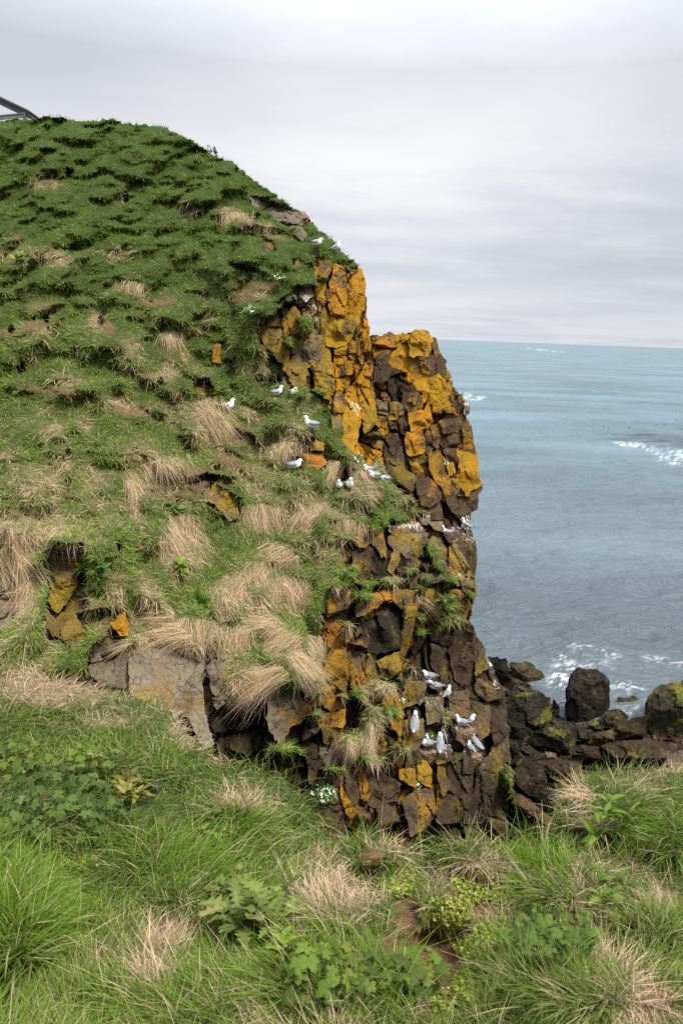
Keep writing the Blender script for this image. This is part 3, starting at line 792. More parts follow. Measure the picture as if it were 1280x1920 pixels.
def block_relief(P, size=1.0, amp=0.28, seed=5):
    """offset toward the viewer (m) of jointed basalt: tilted blocks, two sizes, dark joints"""
    Q = P / np.array([.75, .9, 1.25]) / size
    W = Q + 0.16 * np.stack([fbm(Q * 1.7, seed + 40, 3), fbm(Q * 1.7 + 9, seed + 50, 3), fbm(Q * 1.7 + 5, seed + 60, 3)], 1)
    f1, f2, h, vec = worley(W, seed)
    off = (rnd(h, 4) - .5) * 2
    g = np.stack([rnd(h, 5) - .5, rnd(h, 6) - .5, rnd(h, 7) - .5], 1) * 1.5
    d = amp * (off * .75 + (g * vec).sum(1))
    crack = 1 - sstep(0.0, .09, f2 - f1)
    d -= crack * amp * .8
    f1b, f2b, hb, vb = worley(W * 2.6 + 3.3, seed + 1)
    gb = np.stack([rnd(hb, 5) - .5, rnd(hb, 6) - .5, rnd(hb, 7) - .5], 1) * 1.6
    d += amp * .38 * ((rnd(hb, 4) - .5) * 1.6 + (gb * vb).sum(1)) - amp * .3 * (1 - sstep(0, .07, f2b - f1b))
    d += amp * .16 * fbm(P * 5.0, seed + 9, 4)
    return d, h, crack


# ------------------------------------------------------------------ the hill and cliff (one headland, seen across the gully)
HILL = Field([
    (-500, 250, 27), (-500, 700, 17), (-500, 1000, 12.5), (-500, 1300, 10), (-200, 230, 26), (-200, 1250, 10.3),
    (0, 220, 25), (200, 225, 25), (340, 250, 24.5), (400, 285, 23.5), (480, 340, 22.5), (560, 400, 21.5), (620, 450, 20.6), (672, 495, 20.0),
    (0, 400, 21.5), (200, 400, 21.5), (400, 420, 20.8), (500, 460, 20.0), (560, 520, 19.4),
    (0, 600, 18), (200, 600, 18), (400, 600, 18.6), (500, 600, 18.6), (600, 600, 19), (690, 640, 19.6),
    (0, 800, 15), (200, 800, 15.2), (400, 757, 17.2), (520, 735, 18.0), (583, 800, 17.4), (650, 800, 18.2), (700, 780, 19.6),
    (0, 1000, 12.5), (200, 1000, 12.8), (400, 950, 14.8), (550, 872, 16.6), (640, 905, 16.8), (710, 890, 18.0), (780, 950, 18.6),
    (0, 1200, 11), (200, 1200, 11.2), (400, 1150, 12.6), (520, 1060, 14.2), (600, 1000, 15.2), (720, 1010, 16.3), (830, 1000, 18.8), (880, 1000, 21.0),
    (0, 1350, 10.2), (200, 1300, 10.6), (380, 1300, 11.5), (520, 1330, 12.2), (640, 1150, 14.4), (720, 1180, 14.9), (850, 1090, 18.0), (890, 1100, 19.0),
    (840, 1250, 18.2), (905, 1250, 20.3), (640, 1330, 13.6), (720, 1330, 14.8), (800, 1290, 16.6), (780, 1360, 15.8), (830, 1400, 16.2), (890, 1390, 17.4), (945, 1330, 20.0),
    (600, 1450, 12.6), (700, 1450, 14.0), (780, 1500, 14.6), (850, 1500, 16.0), (930, 1480, 17.8), (780, 1600, 14.6), (640, 1600, 12.8), (940, 1600, 17.0),
    (400, 1450, 11.0), (200, 1450, 10.2), (500, 1640, 11.5), (1100, 1400, 21), (1000, 1650, 17)])

SIL = [(-520, 205), (-300, 208), (-100, 222), (0, 226), (50, 222), (100, 217), (150, 226), (210, 222), (250, 232), (300, 234), (340, 250), (370, 268), (400, 288), (440, 305), (470, 332),
       (500, 352), (545, 385), (580, 408), (600, 432), (625, 447), (640, 470), (672, 495), (682, 512), (686, 580), (694, 660), (700, 730), (708, 780),
       (716, 850), (735, 905), (790, 955), (815, 985), (850, 1010), (872, 1045), (890, 1085), (890, 1120), (882, 1165), (900, 1205), (915, 1250),
       (938, 1290), (948, 1330), (952, 1400), (962, 1480), (950, 1540), (940, 1680), (560, 1680), (430, 1500), (-520, 1480)]

LIPS = [  # overhanging turf: polyline (photo pixels), jump in depth, decay
    ([(-30, 975), (20, 992), (45, 1010), (75, 1008), (140, 1022)], .65, 30),
    ([(345, 905), (385, 884), (445, 898)], .7, 34),
    ([(432, 800), (470, 812), (492, 838)], .55, 24), ([(532, 838), (555, 828), (585, 852)], .55, 26),
    ([(480, 1068), (515, 1050), (548, 1042)], .45, 22), ([(240, 1208), (300, 1198), (350, 1222), (405, 1200)], .55, 26),
    ([(415, 1315), (470, 1300), (508, 1298)], 1.7, 95), ([(612, 888), (640, 872), (668, 882), (695, 905)], .5, 26),
    ([(615, 972), (650, 980), (684, 984)], .45, 18), ([(425, 490), (470, 498), (505, 512)], .65, 24),
    ([(160, 1150), (190, 1138), (235, 1140)], .6, 34), ([(800, 1182), (850, 1178), (892, 1190)], 1.1, 70),
    ([(640, 1585), (760, 1575), (860, 1585)], 1.2, 60), ([(515, 565), (545, 552), (560, 560)], .5, 20),
    ([(470, 700), (500, 705), (528, 715)], .4, 20), ([(230, 930), (262, 912), (300, 925)], .25, 18),
    ([(640, 1205), (700, 1215), (760, 1212)], .5, 30), ([(780, 1108), (830, 1112)], .4, 16), ([(560, 1390), (610, 1368), (650, 1372)], .7, 30),
    ([(455, 1200), (520, 1190), (560, 1200)], .35, 18), ([(570, 1240), (600, 1235)], .4, 16), ([(410, 1170), (450, 1160)], .35, 15),
    ([(905, 1290), (945, 1292)], .8, 40), ([(840, 690), (870, 700)], .1, 10), ([(340, 545), (400, 548)], .35, 16), ([(385, 520), (405, 520)], .3, 16)]
BURROWS = [(22, 619, 7, 8), (190, 602, 6, 9), (130, 324, 8, 9), (236, 372, 6, 10), (188, 378, 4, 8), (88, 600, 5, 6), (40, 690, 9, 14), (372, 403, 5, 5),
           (128, 852, 6, 9), (445, 815, 14, 10), (556, 866, 14, 9), (128, 905, 6, 8), (640, 892, 14, 12), (255, 845, 5, 6), (300, 715, 5, 6),
           (60, 1018, 22, 8), (356, 1077, 6, 10), (222, 1025, 5, 12), (520, 712, 9, 10), (395, 780, 3, 3)]
ROCKZ = [
    [(468, 362), (512, 372), (520, 395), (560, 392), (590, 420), (545, 425), (500, 402), (470, 388)],
    [(590, 472), (640, 492), (684, 502), (702, 700), (708, 850), (695, 880), (668, 862), (645, 832), (622, 772), (600, 752), (545, 738), (528, 700), (490, 655), (484, 606), (528, 577), (555, 535), (590, 540)],
    [(600, 1165), (612, 1112), (660, 1092), (640, 1045), (650, 995), (700, 975), (790, 965), (850, 985), (893, 1060), (895, 1110), (910, 1220), (950, 1300), (970, 1690), (640, 1690), (560, 1490), (400, 1450), (382, 1335),
     (340, 1300), (150, 1310), (165, 1240), (180, 1200), (240, 1150), (250, 1222), (400, 1228), (440, 1300), (500, 1285), (590, 1290), (606, 1240)],
    [(-60, 1060), (35, 1068), (42, 1150), (0, 1195), (-60, 1195)], [(85, 1035), (160, 1020), (165, 1200), (150, 1225), (88, 1195)],
    [(372, 925), (405, 905), (452, 930), (446, 985), (400, 960)], [(555, 815), (610, 825), (615, 880), (570, 878)], [(355, 705), (400, 712), (395, 750), (360, 735)],
    [(395, 630), (418, 640), (416, 682), (398, 678)], [(690, 770), (730, 800), (760, 920), (735, 905), (690, 840)],
    [(485, 440), (515, 450), (512, 475), (490, 470)], [(545, 480), (572, 482), (570, 500), (548, 500)]]
TURF = [  # green ledges inside the rock zones
    (575, 608, 13, 18), (565, 735, 14, 10), (660, 1075, 16, 14), (715, 975, 18, 14), (780, 940, 12, 8), (841, 1085, 14, 9), (786, 1112, 7, 12), (682, 1118, 18, 12),
    (835, 1122, 16, 9), (812, 1030, 12, 18), (673, 1302, 18, 14), (700, 1348, 22, 22), (668, 1390, 34, 18), (690, 1425, 30, 10), (735, 1090, 20, 8), (880, 1120, 10, 9),
    (840, 1165, 28, 12), (786, 1190, 8, 10), (640, 1095, 22, 8), (835, 1345, 8, 14), (720, 1290, 24, 8), (535, 1410, 40, 8), (740, 1400, 10, 10), (735, 1335, 16, 10),
    (822, 1060, 12, 12), (540, 640, 8, 12), (480, 585, 14, 8), (600, 1300, 8, 6), (680, 1535, 10, 8), (590, 1340, 7, 6), (772, 1255, 12, 6), (845, 1140, 18, 8), (610, 520, 6, 4), (700, 1290, 10, 10), (652, 1010, 16, 8), (700, 990, 16, 6), (750, 975, 14, 7), (690, 1095, 22, 7), (770, 1075, 10, 6), (800, 1090, 12, 6), (650, 1175, 8, 10), (600, 1275, 12, 8), (640, 1310, 9, 6), (756, 1275, 14, 7), (716, 1425, 14, 8), (655, 860, 10, 14), (715, 815, 14, 6), (735, 722, 22, 8), (700, 650, 7, 8), (545, 560, 10, 6), (600, 735, 10, 8), (566, 600, 7, 7), (790, 1160, 10, 8), (860, 1170, 16, 7), (625, 1440, 18, 6), (760, 1410, 10, 7)]
DRY = [  # straw: dead grass patches (photo px: u, v, ru, rv, tilt)
    (388, 800, 22, 52, -28), (246, 537, 26, 12), (320, 640, 18, 16), (440, 408, 34, 14, 25), (490, 425, 45, 9, 15), (105, 806, 24, 20), (120, 868, 30, 22), (75, 905, 62, 28),
    (55, 985, 90, 34), (185, 890, 26, 22), (252, 955, 14, 62, -12), (338, 1025, 34, 56), (300, 868, 58, 16, 25), (290, 922, 44, 22), (490, 978, 42, 26), (570, 965, 24, 42),
    (480, 690, 34, 10), (536, 702, 8, 20), (545, 832, 34, 14, -20), (460, 780, 28, 12, 30), (520, 845, 40, 26), (626, 888, 12, 26), (682, 920, 24, 24), (600, 1035, 10, 34, -15), (520, 1045, 40, 16, -12), (475, 1100, 30, 56, 12),
    (535, 1110, 34, 36), (430, 1130, 26, 56, 22), (370, 1192, 46, 26), (310, 1182, 56, 12), (235, 1225, 34, 10, -12), (510, 1172, 30, 14), (540, 1215, 20, 44, -30), (455, 1205, 14, 34),
    (590, 1215, 22, 18), (465, 1285, 40, 20), (35, 1060, 28, 56, -20), (55, 1135, 18, 60), (105, 480, 40, 12), (30, 475, 30, 16), (210, 470, 40, 8), (390, 590, 10, 12), (95, 345, 26, 9), (230, 365, 10, 14),
    (355, 395, 12, 12), (430, 395, 14, 9), (175, 605, 22, 22), (70, 625, 26, 14), (120, 700, 14, 14), (240, 660, 20, 22), (310, 690, 26, 18), (130, 715, 26, 10), (350, 660, 12, 10), (390, 830, 20, 20),
    (240, 760, 40, 14), (330, 760, 20, 30), (290, 880, 20, 20), (20, 870, 12, 24), (160, 790, 12, 10), (690, 1405, 20, 30), (650, 1400, 14, 20), (690, 1290, 24, 8), (640, 1100, 14, 10), (800, 1135, 18, 8, 25),
    (822, 1180, 20, 8), (735, 1085, 24, 6), (280, 1120, 20, 40), (160, 1130, 10, 20), (215, 1110, 14, 30), (600, 705, 0.1, 0.1), (620, 960, 40, 8, 35), (700, 880, 8, 14), (555, 790, 20, 10), (470, 545, 30, 10)]
BARE = [(110, 735, 66, 9, 10), (250, 700, 30, 9), (300, 565, 34, 9), (60, 608, 26, 9), (245, 770, 30, 10), (20, 622, 20, 9), (480, 535, 34, 10), (460, 560, 30, 9), (265, 862, 18, 10), (200, 620, 12, 14),
        (360, 620, 24, 7), (195, 1160, 36, 26), (380, 905, 40, 26), (430, 860, 30, 16), (140, 745, 40, 8, 12), (330, 940, 14, 30), (90, 570, 40, 6), (450, 820, 24, 18), (560, 860, 22, 12), (60, 1020, 36, 14)]

hs = 2.4
HG = Grid(np.concatenate([np.arange(-520, -80, 12.0), np.arange(-80, 985, hs)]), np.arange(196, 1690, hs))


def build_hill():
    U, V = HG.U, HG.V
    sh = U.shape
    T = HILL(U, V)
    P = unproj(U, V, T).reshape(-1, 3)
    u, v = U.ravel(), V.ravel()
    wob = np.stack([fbm(P * 1.6, 70, 3), fbm(P * 1.6, 80, 3)], 1) * 16
    rock = np.zeros(len(u))
    for z in ROCKZ:
        ins = in_poly(u + wob[:, 0] * .8, v + wob[:, 1] * .8, z)
        d = np.min(poly_dist(u + wob[:, 0] * .8, v + wob[:, 1] * .8, z), 0)
        rock = np.maximum(rock, np.where(ins, sstep(0, 5, d), 0))
    turf = ellipses(u + wob[:, 0] * .5, v + wob[:, 1] * .5, TURF, .4)
    rock = rock * (1 - turf)
    t = T.ravel()
    # hummocks of turf: domes with a steep, shaded lower side, size steady in metres
    Q = P / np.array([1.35, 1.9, .72]) + .22 * np.stack([wob[:, 0], wob[:, 1], wob[:, 0]], 1) / 16
    f1, f2, h, vec = worley(Q, 3)
    lower = np.clip(-vec[:, 2] * 1.1 + .25, -.5, 1)
    dome = np.clip(1 - (f1 / .85) ** 2, 0, 1)
    hum = (dome * (.75 + .55 * lower)) * (.35 + .65 * rnd(h, 9))
    f1, f2, h2, vec = worley(Q * 2.1 + 5, 4)
    hum += .35 * np.clip(1 - (f1 / .8) ** 2, 0, 1) * (.8 + .5 * np.clip(-vec[:, 2], -1, 1)) * rnd(h2, 3)
    bil = np.abs(fbm(P * np.array([.92, .68, .85]) + .3 * wob[:, :1] / 16, 501, 2, .4)) * 1.7 + .55 * np.abs(vnoise(P * np.array([2.5, 1.9, 2.2]), 502)) * (.4 + .6 * sstep(-.3, .3, vnoise(P * .6, 503)))
    bil = np.clip(bil, 0, 1.25)
    hum = .26 * hum + .74 * bil + .30 * fbm(P * .5, 504, 2)
    A = 1.15
    hump = A * hum * (1 - rock)
    blk, bh, crack = block_relief(P, .95, .30, 5)
    cov = cover_mask(u, v)
    t = t - hump - np.where(cov, blk * .75 + .26, blk + .12) * rock - .60 * turf
    t -= .05 * fbm(P * 3, 90, 4)
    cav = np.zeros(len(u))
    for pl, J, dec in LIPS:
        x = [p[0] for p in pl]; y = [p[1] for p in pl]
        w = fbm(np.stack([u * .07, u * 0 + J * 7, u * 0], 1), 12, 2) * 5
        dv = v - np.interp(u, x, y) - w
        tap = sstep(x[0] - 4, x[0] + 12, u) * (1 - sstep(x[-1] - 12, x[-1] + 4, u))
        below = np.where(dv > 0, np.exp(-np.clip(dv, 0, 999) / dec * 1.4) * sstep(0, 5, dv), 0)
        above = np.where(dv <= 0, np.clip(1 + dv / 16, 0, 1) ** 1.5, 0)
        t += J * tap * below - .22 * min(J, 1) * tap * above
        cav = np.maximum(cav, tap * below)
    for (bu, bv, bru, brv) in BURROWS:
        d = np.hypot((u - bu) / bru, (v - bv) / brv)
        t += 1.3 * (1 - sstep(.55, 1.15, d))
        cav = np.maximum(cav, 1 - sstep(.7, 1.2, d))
    HG.rock = rock.reshape(sh); HG.turf = turf.reshape(sh); HG.cav = cav.reshape(sh); HG.hum = (hum * (1 - rock)).reshape(sh)
    n4 = fbm(P * .9, 44, 4); n5 = fbm(P * 2.4, 55, 4)
    dry = ellipses(u + wob[:, 0] * 1.5, v + wob[:, 1] * 1.3, DRY, .8) * (.75 + .5 * vnoise(P * 7.0, 77))
    belt = sstep(620, 980, v) * .56 + .0
    dry = np.clip(np.maximum(dry, sstep(.10, .55, n4 * .9 + n5 * .5 + belt - .28) * .85 * belt * 1.2), 0, 1)
    dry = np.maximum(dry, (1 - rock) * sstep(.2, .5, n5 - .05) * .32 * sstep(420, 700, v))
    bare = ellipses(u + wob[:, 0] * .6, v + wob[:, 1] * .6, BARE, .45)
    HG.dry = dry.reshape(sh); HG.bare = bare.reshape(sh)
    HG.finish(t.reshape(sh))
    inside = in_poly(u + 2.5 * vnoise(np.stack([u * .2, v * .2, u * 0], 1), 6), v + 3 * vnoise(np.stack([u * .16, v * .16, u * 0 + 4], 1), 8), SIL).reshape(sh)
    HG.inside = inside
    F = HG.faces(inside)
    # colours of what lies under the grass
    soil = np.array([.090, .056, .032]); thatch = np.array([.19, .145, .080]); under = np.array([.040, .060, .016])
    base = under[None] * (1 - dry[:, None]) + thatch[None] * dry[:, None]
    base = base * (1 - bare[:, None]) + soil[None] * bare[:, None] * 1.5
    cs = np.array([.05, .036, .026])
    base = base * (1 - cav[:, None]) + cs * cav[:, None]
    # rock kinds by place on the face
    kb = np.zeros((len(u), 3)); kl = np.zeros((len(u), 4))
    def kind_zone(poly, kinds):
        ins = in_poly(u + wob[:, 0], v + wob[:, 1], poly)
        pick = (rnd(bh, 21) * len(kinds)).astype(int).clip(0, len(kinds) - 1)
        for i, k in enumerate(kinds):
            b, l, a = KIND[k]
            s = ins & (pick == i)
            kb[s] = b; kl[s] = (*l, a)
    kind_zone([(-999, 0), (2000, 0), (2000, 2000), (-999, 2000)], 'BDBE')
    kind_zone([(480, 340), (720, 340), (720, 900), (480, 900)], 'LGYGB')
    kind_zone([(590, 460), (720, 460), (720, 900), (640, 900), (600, 700)], 'OYOYE')
    kind_zone([(640, 960), (900, 960), (900, 1140), (600, 1340), (590, 1160)], 'YLEBY')
    kind_zone([(-99, 1000), (560, 1000), (640, 1480), (-99, 1480)], 'GSGL')
    kind_zone([(395, 1290), (560, 1310), (640, 1480), (380, 1480)], 'DKDB')
    kind_zone([(580, 1440), (770, 1440), (770, 1700), (580, 1700)], 'BBEG')
    kind_zone([(760, 1180), (970, 1180), (970, 1700), (760, 1700)], 'DMBMD')
    lum = .75 + .5 * rnd(bh, 30)
    kb *= lum[:, None]
    kb *= (1 - .75 * crack)[:, None]
    kl[:, 3] *= (1 - .5 * crack)
    up = np.clip(HG.Nn[..., 2].ravel(), 0, 1)
    gz = ellipses(u, v, [(487, 372, 20, 7), (545, 388, 36, 6), (575, 560, 12, 10), (590, 578, 10, 10), (765, 985, 34, 12), (800, 975, 14, 10), (660, 772, 18, 30), (700, 895, 24, 10), (868, 1010, 12, 30), (860, 1000, 20, 14),
                        (822, 1425, 6, 24), (780, 1370, 12, 18), (930, 1290, 8, 26), (885, 1420, 6, 24), (870, 1380, 10, 20), (480, 600, 20, 12), (930, 1400, 8, 40), (875, 1095, 12, 14), (800, 1310, 30, 16), (850, 1370, 40, 30)], .5)
    gu = gz * .44
    attr_soil = {'base': base}
    att = {'base': kb, 'lich': kl, 'guano': gu}
    fr = (rock[F].mean(1) > .5)
    steps = [lambda b: np.stack([-.25 - 0 * b[:, 0], b[:, 0] * 0 + .9, b[:, 0] * 0 - .12], 1),
             lambda b: np.stack([-.8 - 0 * b[:, 0], b[:, 0] * 0 + 2.4, b[:, 0] * 0 - .9], 1),
             lambda b: np.stack([-2.0 - 0 * b[:, 0], b[:, 0] * 0 + 5.0, b[:, 0] * 0 - 4.0], 1)]
    Pn = HG.P.reshape(-1, 3)
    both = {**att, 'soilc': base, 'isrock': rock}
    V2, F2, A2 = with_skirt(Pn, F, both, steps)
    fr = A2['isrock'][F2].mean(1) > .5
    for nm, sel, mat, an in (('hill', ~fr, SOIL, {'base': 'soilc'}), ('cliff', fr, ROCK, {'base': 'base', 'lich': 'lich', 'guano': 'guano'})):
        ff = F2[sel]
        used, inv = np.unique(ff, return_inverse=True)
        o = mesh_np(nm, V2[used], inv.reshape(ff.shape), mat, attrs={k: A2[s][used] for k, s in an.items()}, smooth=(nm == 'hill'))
        tag(o, kind='structure')


build_hill()

# ------------------------------------------------------------------ rocky shore at the foot of the gully
SHORE = Field([(860, 1640, 15.5), (1000, 1640, 16), (1200, 1640, 17), (1000, 1560, 17.5), (960, 1420, 21.5), (1100, 1430, 22.5), (1280, 1430, 24), (1500, 1440, 25), (1500, 1700, 17),
               (930, 1330, 25.5), (960, 1300, 28.5), (1060, 1345, 28.6), (1200, 1330, 30), (1400, 1330, 31), (1000, 1270, 33), (1200, 1290, 35), (700, 1700, 14.5), (800, 1400, 22)])
SG = Grid(np.arange(780, 1700, 4.0), np.arange(1255, 1760, 3.2))


def build_shore():
    T = SHORE(SG.U, SG.V)
    P = unproj(SG.U, SG.V, T).reshape(-1, 3)
    d, h, ck = block_relief(P, .8, .42, 15)
    SG.finish(T - d.reshape(T.shape))
    F = SG.faces(np.ones(T.shape, bool))
    kb = np.zeros((len(P), 3)); kl = np.zeros((len(P), 4))
    for i, k in enumerate('KDDMK'):
        s = (rnd(h, 21) * 5).astype(int) == i
        b, l, a = KIND[k]; kb[s] = b; kl[s] = (*l, a)
    o = mesh_np('shore', SG.P.reshape(-1, 3), F, ROCK, attrs={'base': kb * (1 - .6 * ck)[:, None], 'lich': kl, 'guano': ck * 0})
    tag(o, kind='structure')


build_shore()

# ------------------------------------------------------------------ the near ground: a turf slope that breaks off into the gully
NEAR = Field([(640, 1920, 1.85), (0, 1920, 2.0), (1280, 1920, 1.95), (640, 1700, 2.65), (100, 1500, 3.6), (200, 1290, 5.6), (0, 1260, 5.6), (-200, 1255, 5.7), (450, 1430, 4.3), (600, 1545, 3.75), (700, 1560, 3.6),
              (890, 1570, 3.65), (1100, 1440, 4.7), (1280, 1420, 4.9), (1500, 1420, 5.0), (1000, 1700, 2.8), (1280, 1650, 3.1), (800, 1800, 2.4), (380, 1360, 4.9), (-300, 1900, 2.0), (1500, 1900, 2.0), (1000, 1590, 3.5), (300, 1700, 2.75)])
NSIL = [(-420, 1240), (-100, 1250), (0, 1262), (70, 1262), (150, 1282), (250, 1306), (330, 1338), (362, 1388), (400, 1424), (470, 1438), (540, 1462), (580, 1510), (622, 1580), (655, 1572), (700, 1566), (755, 1585), (795, 1618),
        (820, 1586), (880, 1572), (940, 1586), (1000, 1596), (1030, 1588), (1042, 1510), (1085, 1455), (1140, 1440), (1200, 1442), (1290, 1430), (1500, 1425), (1700, 1420), (1700, 2400), (-420, 2400)]
TUSS = [(100, 1310, 120, 50, .12), (260, 1420, 130, 75, .22), (20, 1720, 120, 130, .28), (330, 1640, 120, 80, .16), (700, 1598, 80, 46, .24), (890, 1605, 85, 48, .26), (1140, 1500, 125, 75, .34), (1280, 1570, 90, 70, .22),
        (1060, 1665, 110, 66, .24), (1110, 1860, 190, 80, .22), (620, 1700, 95, 62, .18), (1245, 1730, 100, 60, .18), (300, 1850, 200, 90, .10), (470, 1520, 100, 60, .16), (830, 1690, 60, 40, .14), (110, 1530, 90, 60, .14), (1250, 1470, 90, 50, .14),
        (560, 1840, 150, 60, .08)]
PITS = [(815, 1800, 90, 75, .24), (1160, 1755, 60, 26, .16), (140, 1610, 70, 22, .16), (690, 1650, 50, 18, .08), (1020, 1600, 40, 16, .14), (370, 1790, 30, 50, .10), (860, 1870, 60, 40, .12), (40, 1330, 60, 16, .06)]
NDRY = [(620, 1690, 85, 48), (900, 1655, 75, 40), (950, 1735, 50, 30), (750, 1590, 60, 20), (890, 1570, 75, 14), (90, 1290, 120, 36), (350, 1365, 34, 40), (450, 1508, 56, 26), (1130, 1800, 110, 16, 28), (1250, 1690, 40, 24),
        (1070, 1480, 30, 18), (290, 1840, 40, 34), (1100, 1560, 30, 40), (300, 1770, 60, 30), (1262, 1440, 30, 12), (1200, 1880, 60, 40), (420, 1420, 30, 12), (200, 1350, 50, 14), (830, 1650, 40, 16)]
NBARE = [(800, 1785, 92, 62), (770, 1730, 40, 30), (690, 1612, 26, 14), (850, 1870, 70, 44), (130, 1608, 55, 10), (1225, 1860, 40, 14), (870, 1700, 40, 40), (930, 1700, 40, 30), (760, 1690, 22, 30), (800, 1900, 30, 20), (1290, 1700, 40, 10)]
NLUSH = [(20, 1720, 110, 120), (1140, 1570, 80, 30), (1280, 1590, 60, 50), (330, 1600, 120, 40), (1010, 1650, 60, 60), (420, 1560, 60, 30), (640, 1850, 140, 60)]
NG = Grid(np.concatenate([np.arange(-300, -60, 10.0), np.arange(-60, 1345, 4.5), np.arange(1345, 1590, 10)]), np.arange(1228, 2300, 4.5))


def build_near():
    U, V = NG.U, NG.V
    T = NEAR(U, V)
    P = unproj(U, V, T).reshape(-1, 3)
    u, v = U.ravel(), V.ravel()
    w = np.stack([fbm(P * 4, 170, 3), fbm(P * 4, 180, 3)], 1) * 22
    t = T.ravel()
    up = np.zeros(len(u))
    for (a, b, ru, rv, hgt) in TUSS:
        d = np.hypot((u + w[:, 0] - a) / ru, (v + w[:, 1] - b) / rv)
        up = np.maximum(up, 1.7 * hgt * np.clip(1 - d * d, 0, 1) ** .8)
    for (a, b, ru, rv, hgt) in PITS:
        d = np.hypot((u + w[:, 0] - a) / ru, (v + w[:, 1] - b) / rv)
        up -= 1.3 * hgt * np.clip(1 - d * d, 0, 1)
    f1, f2, h, vec = worley(P * 2.6, 33)
    up += .05 * np.clip(1 - f1 * f1, 0, 1) * rnd(h, 2) + .03 * fbm(P * 6, 60, 4)
    t = t - up * .8
    bare = ellipses(u + w[:, 0] * .6, v + w[:, 1] * .6, NBARE, .4)
    n1_ = fbm(P * 2.2, 99, 4)
    dry = np.maximum(ellipses(u + w[:, 0], v + w[:, 1], NDRY, .6), sstep(.05, .5, n1_) * .55)
    lush = ellipses(u + w[:, 0], v + w[:, 1], NLUSH, .5)
    dry = dry * (1 - .8 * lush)
    sh = U.shape
    NG.bare, NG.dry, NG.lush = bare.reshape(sh), dry.reshape(sh), lush.reshape(sh)
    NG.finish(t.reshape(sh))
    NG.inside = in_poly(u, v, NSIL).reshape(sh)
    F = NG.faces(NG.inside)
    soil = np.array([.17, .096, .052]); thatch = np.array([.20, .155, .085]); under = np.array([.05, .066, .024])
    base = under[None] * (1 - dry[:, None]) + thatch[None] * dry[:, None]
    base = base * (1 - bare[:, None]) + soil * bare[:, None]
    steps = [lambda b: np.stack([b[:, 0] * 0, b[:, 0] * 0 + .10, b[:, 0] * 0 - .25], 1), lambda b: np.stack([b[:, 0] * 0, b[:, 0] * 0 + .1, b[:, 0] * 0 - 1.0], 1),
             lambda b: np.stack([b[:, 0] * 0, b[:, 0] * 0 + 1.5, b[:, 0] * 0 - 3.5], 1)]
    V2, F2, A2 = with_skirt(NG.P.reshape(-1, 3), F, {'base': base}, steps)
    o = mesh_np('ground', V2, F2, SOIL, attrs=A2, smooth=True)
    tag(o, kind='structure')


build_near()


def A_plane(k, q):
    return k[0] + k[1] * q[:, 0] + k[2] * q[:, 1]


def build_surroundings():
    """the same turf carried on to either side of and behind the viewer"""
    m = NG.inside
    A = np.concatenate([np.ones((m.sum(), 1)), NG.P[m][:, :2]], 1)
    k = np.linalg.lstsq(A, NG.P[m][:, 2], rcond=None)[0]
    xs = np.arange(-16, 16.1, .22); ys = np.arange(-12, 5.2, .22)
    X, Y = np.meshgrid(xs, ys)
    Q = np.stack([X.ravel(), Y.ravel(), np.zeros(X.size)], 1)
    Z = k[0] + k[1] * X + k[2] * Y - .02 + .14 * fbm(Q * .9, 611, 3).reshape(X.shape) + .05 * fbm(Q * 3, 612, 3).reshape(X.shape)
    d = np.stack([X, Y, Z], -1) - CAM
    w = d @ FWD
    u = 640 + FPX * (d @ RIGHT) / np.maximum(w, .05); v = 960 - FPX * (d @ UPV) / np.maximum(w, .05)
    cov = (w > .2) & (v < 2255) & (u > -262) & (u < 1546)
    # take up the level of the surveyed turf along its edges
    iv = NG.vs > 1440
    ed = np.concatenate([NG.P[iv][:, 0], NG.P[iv][:, -1], NG.P[-1], NG.P[(NG.vs > 1270) & ~iv][:, 0]])[::3]
    res = ed[:, 2] - A_plane(k, ed)
    D2 = (X.ravel()[:, None] - ed[None, :, 0]) ** 2 + (Y.ravel()[:, None] - ed[None, :, 1]) ** 2
    j = D2.argmin(1)
    wt = np.exp(-np.sqrt(D2[np.arange(len(j)), j]) / .9)
    Z = (Z.ravel() * (1 - wt) + (A_plane(k, Q) + res[j]) * wt - .02).reshape(X.shape)
    Z -= sstep(4.2, 5.1, Y) * .35
    P = np.stack([X, Y, Z], -1)
    h, wd_ = X.shape
    idx = np.arange(h * wd_).reshape(h, wd_)
    keep = ~(cov[:-1, :-1] & cov[:-1, 1:] & cov[1:, 1:] & cov[1:, :-1]) & ~((u > -262) & (u < 1546) & (w > .2) & (v < 1500))[:-1, :-1]
    F = np.stack([idx[:-1, :-1], idx[:-1, 1:], idx[1:, 1:], idx[1:, :-1]], -1)[keep]
    st = [lambda b: np.stack([b[:, 0] * 0, b[:, 0] * 0, np.where(b[:, 1] > 4.4, -1.4, -.15)], 1), lambda b: np.stack([b[:, 0] * 0, b[:, 0] * 0, np.where(b[:, 1] > 4.4, -5.0, -.25)], 1)]
    V2, F2, A2 = with_skirt(P.reshape(-1, 3), F, {'base': np.tile(np.array([.05, .066, .022]), (h * wd_, 1))}, st)
    tag(mesh_np('ground', V2, F2, SOIL, attrs=A2, smooth=True), kind='structure')
    return P, cov


SUR = build_surroundings()
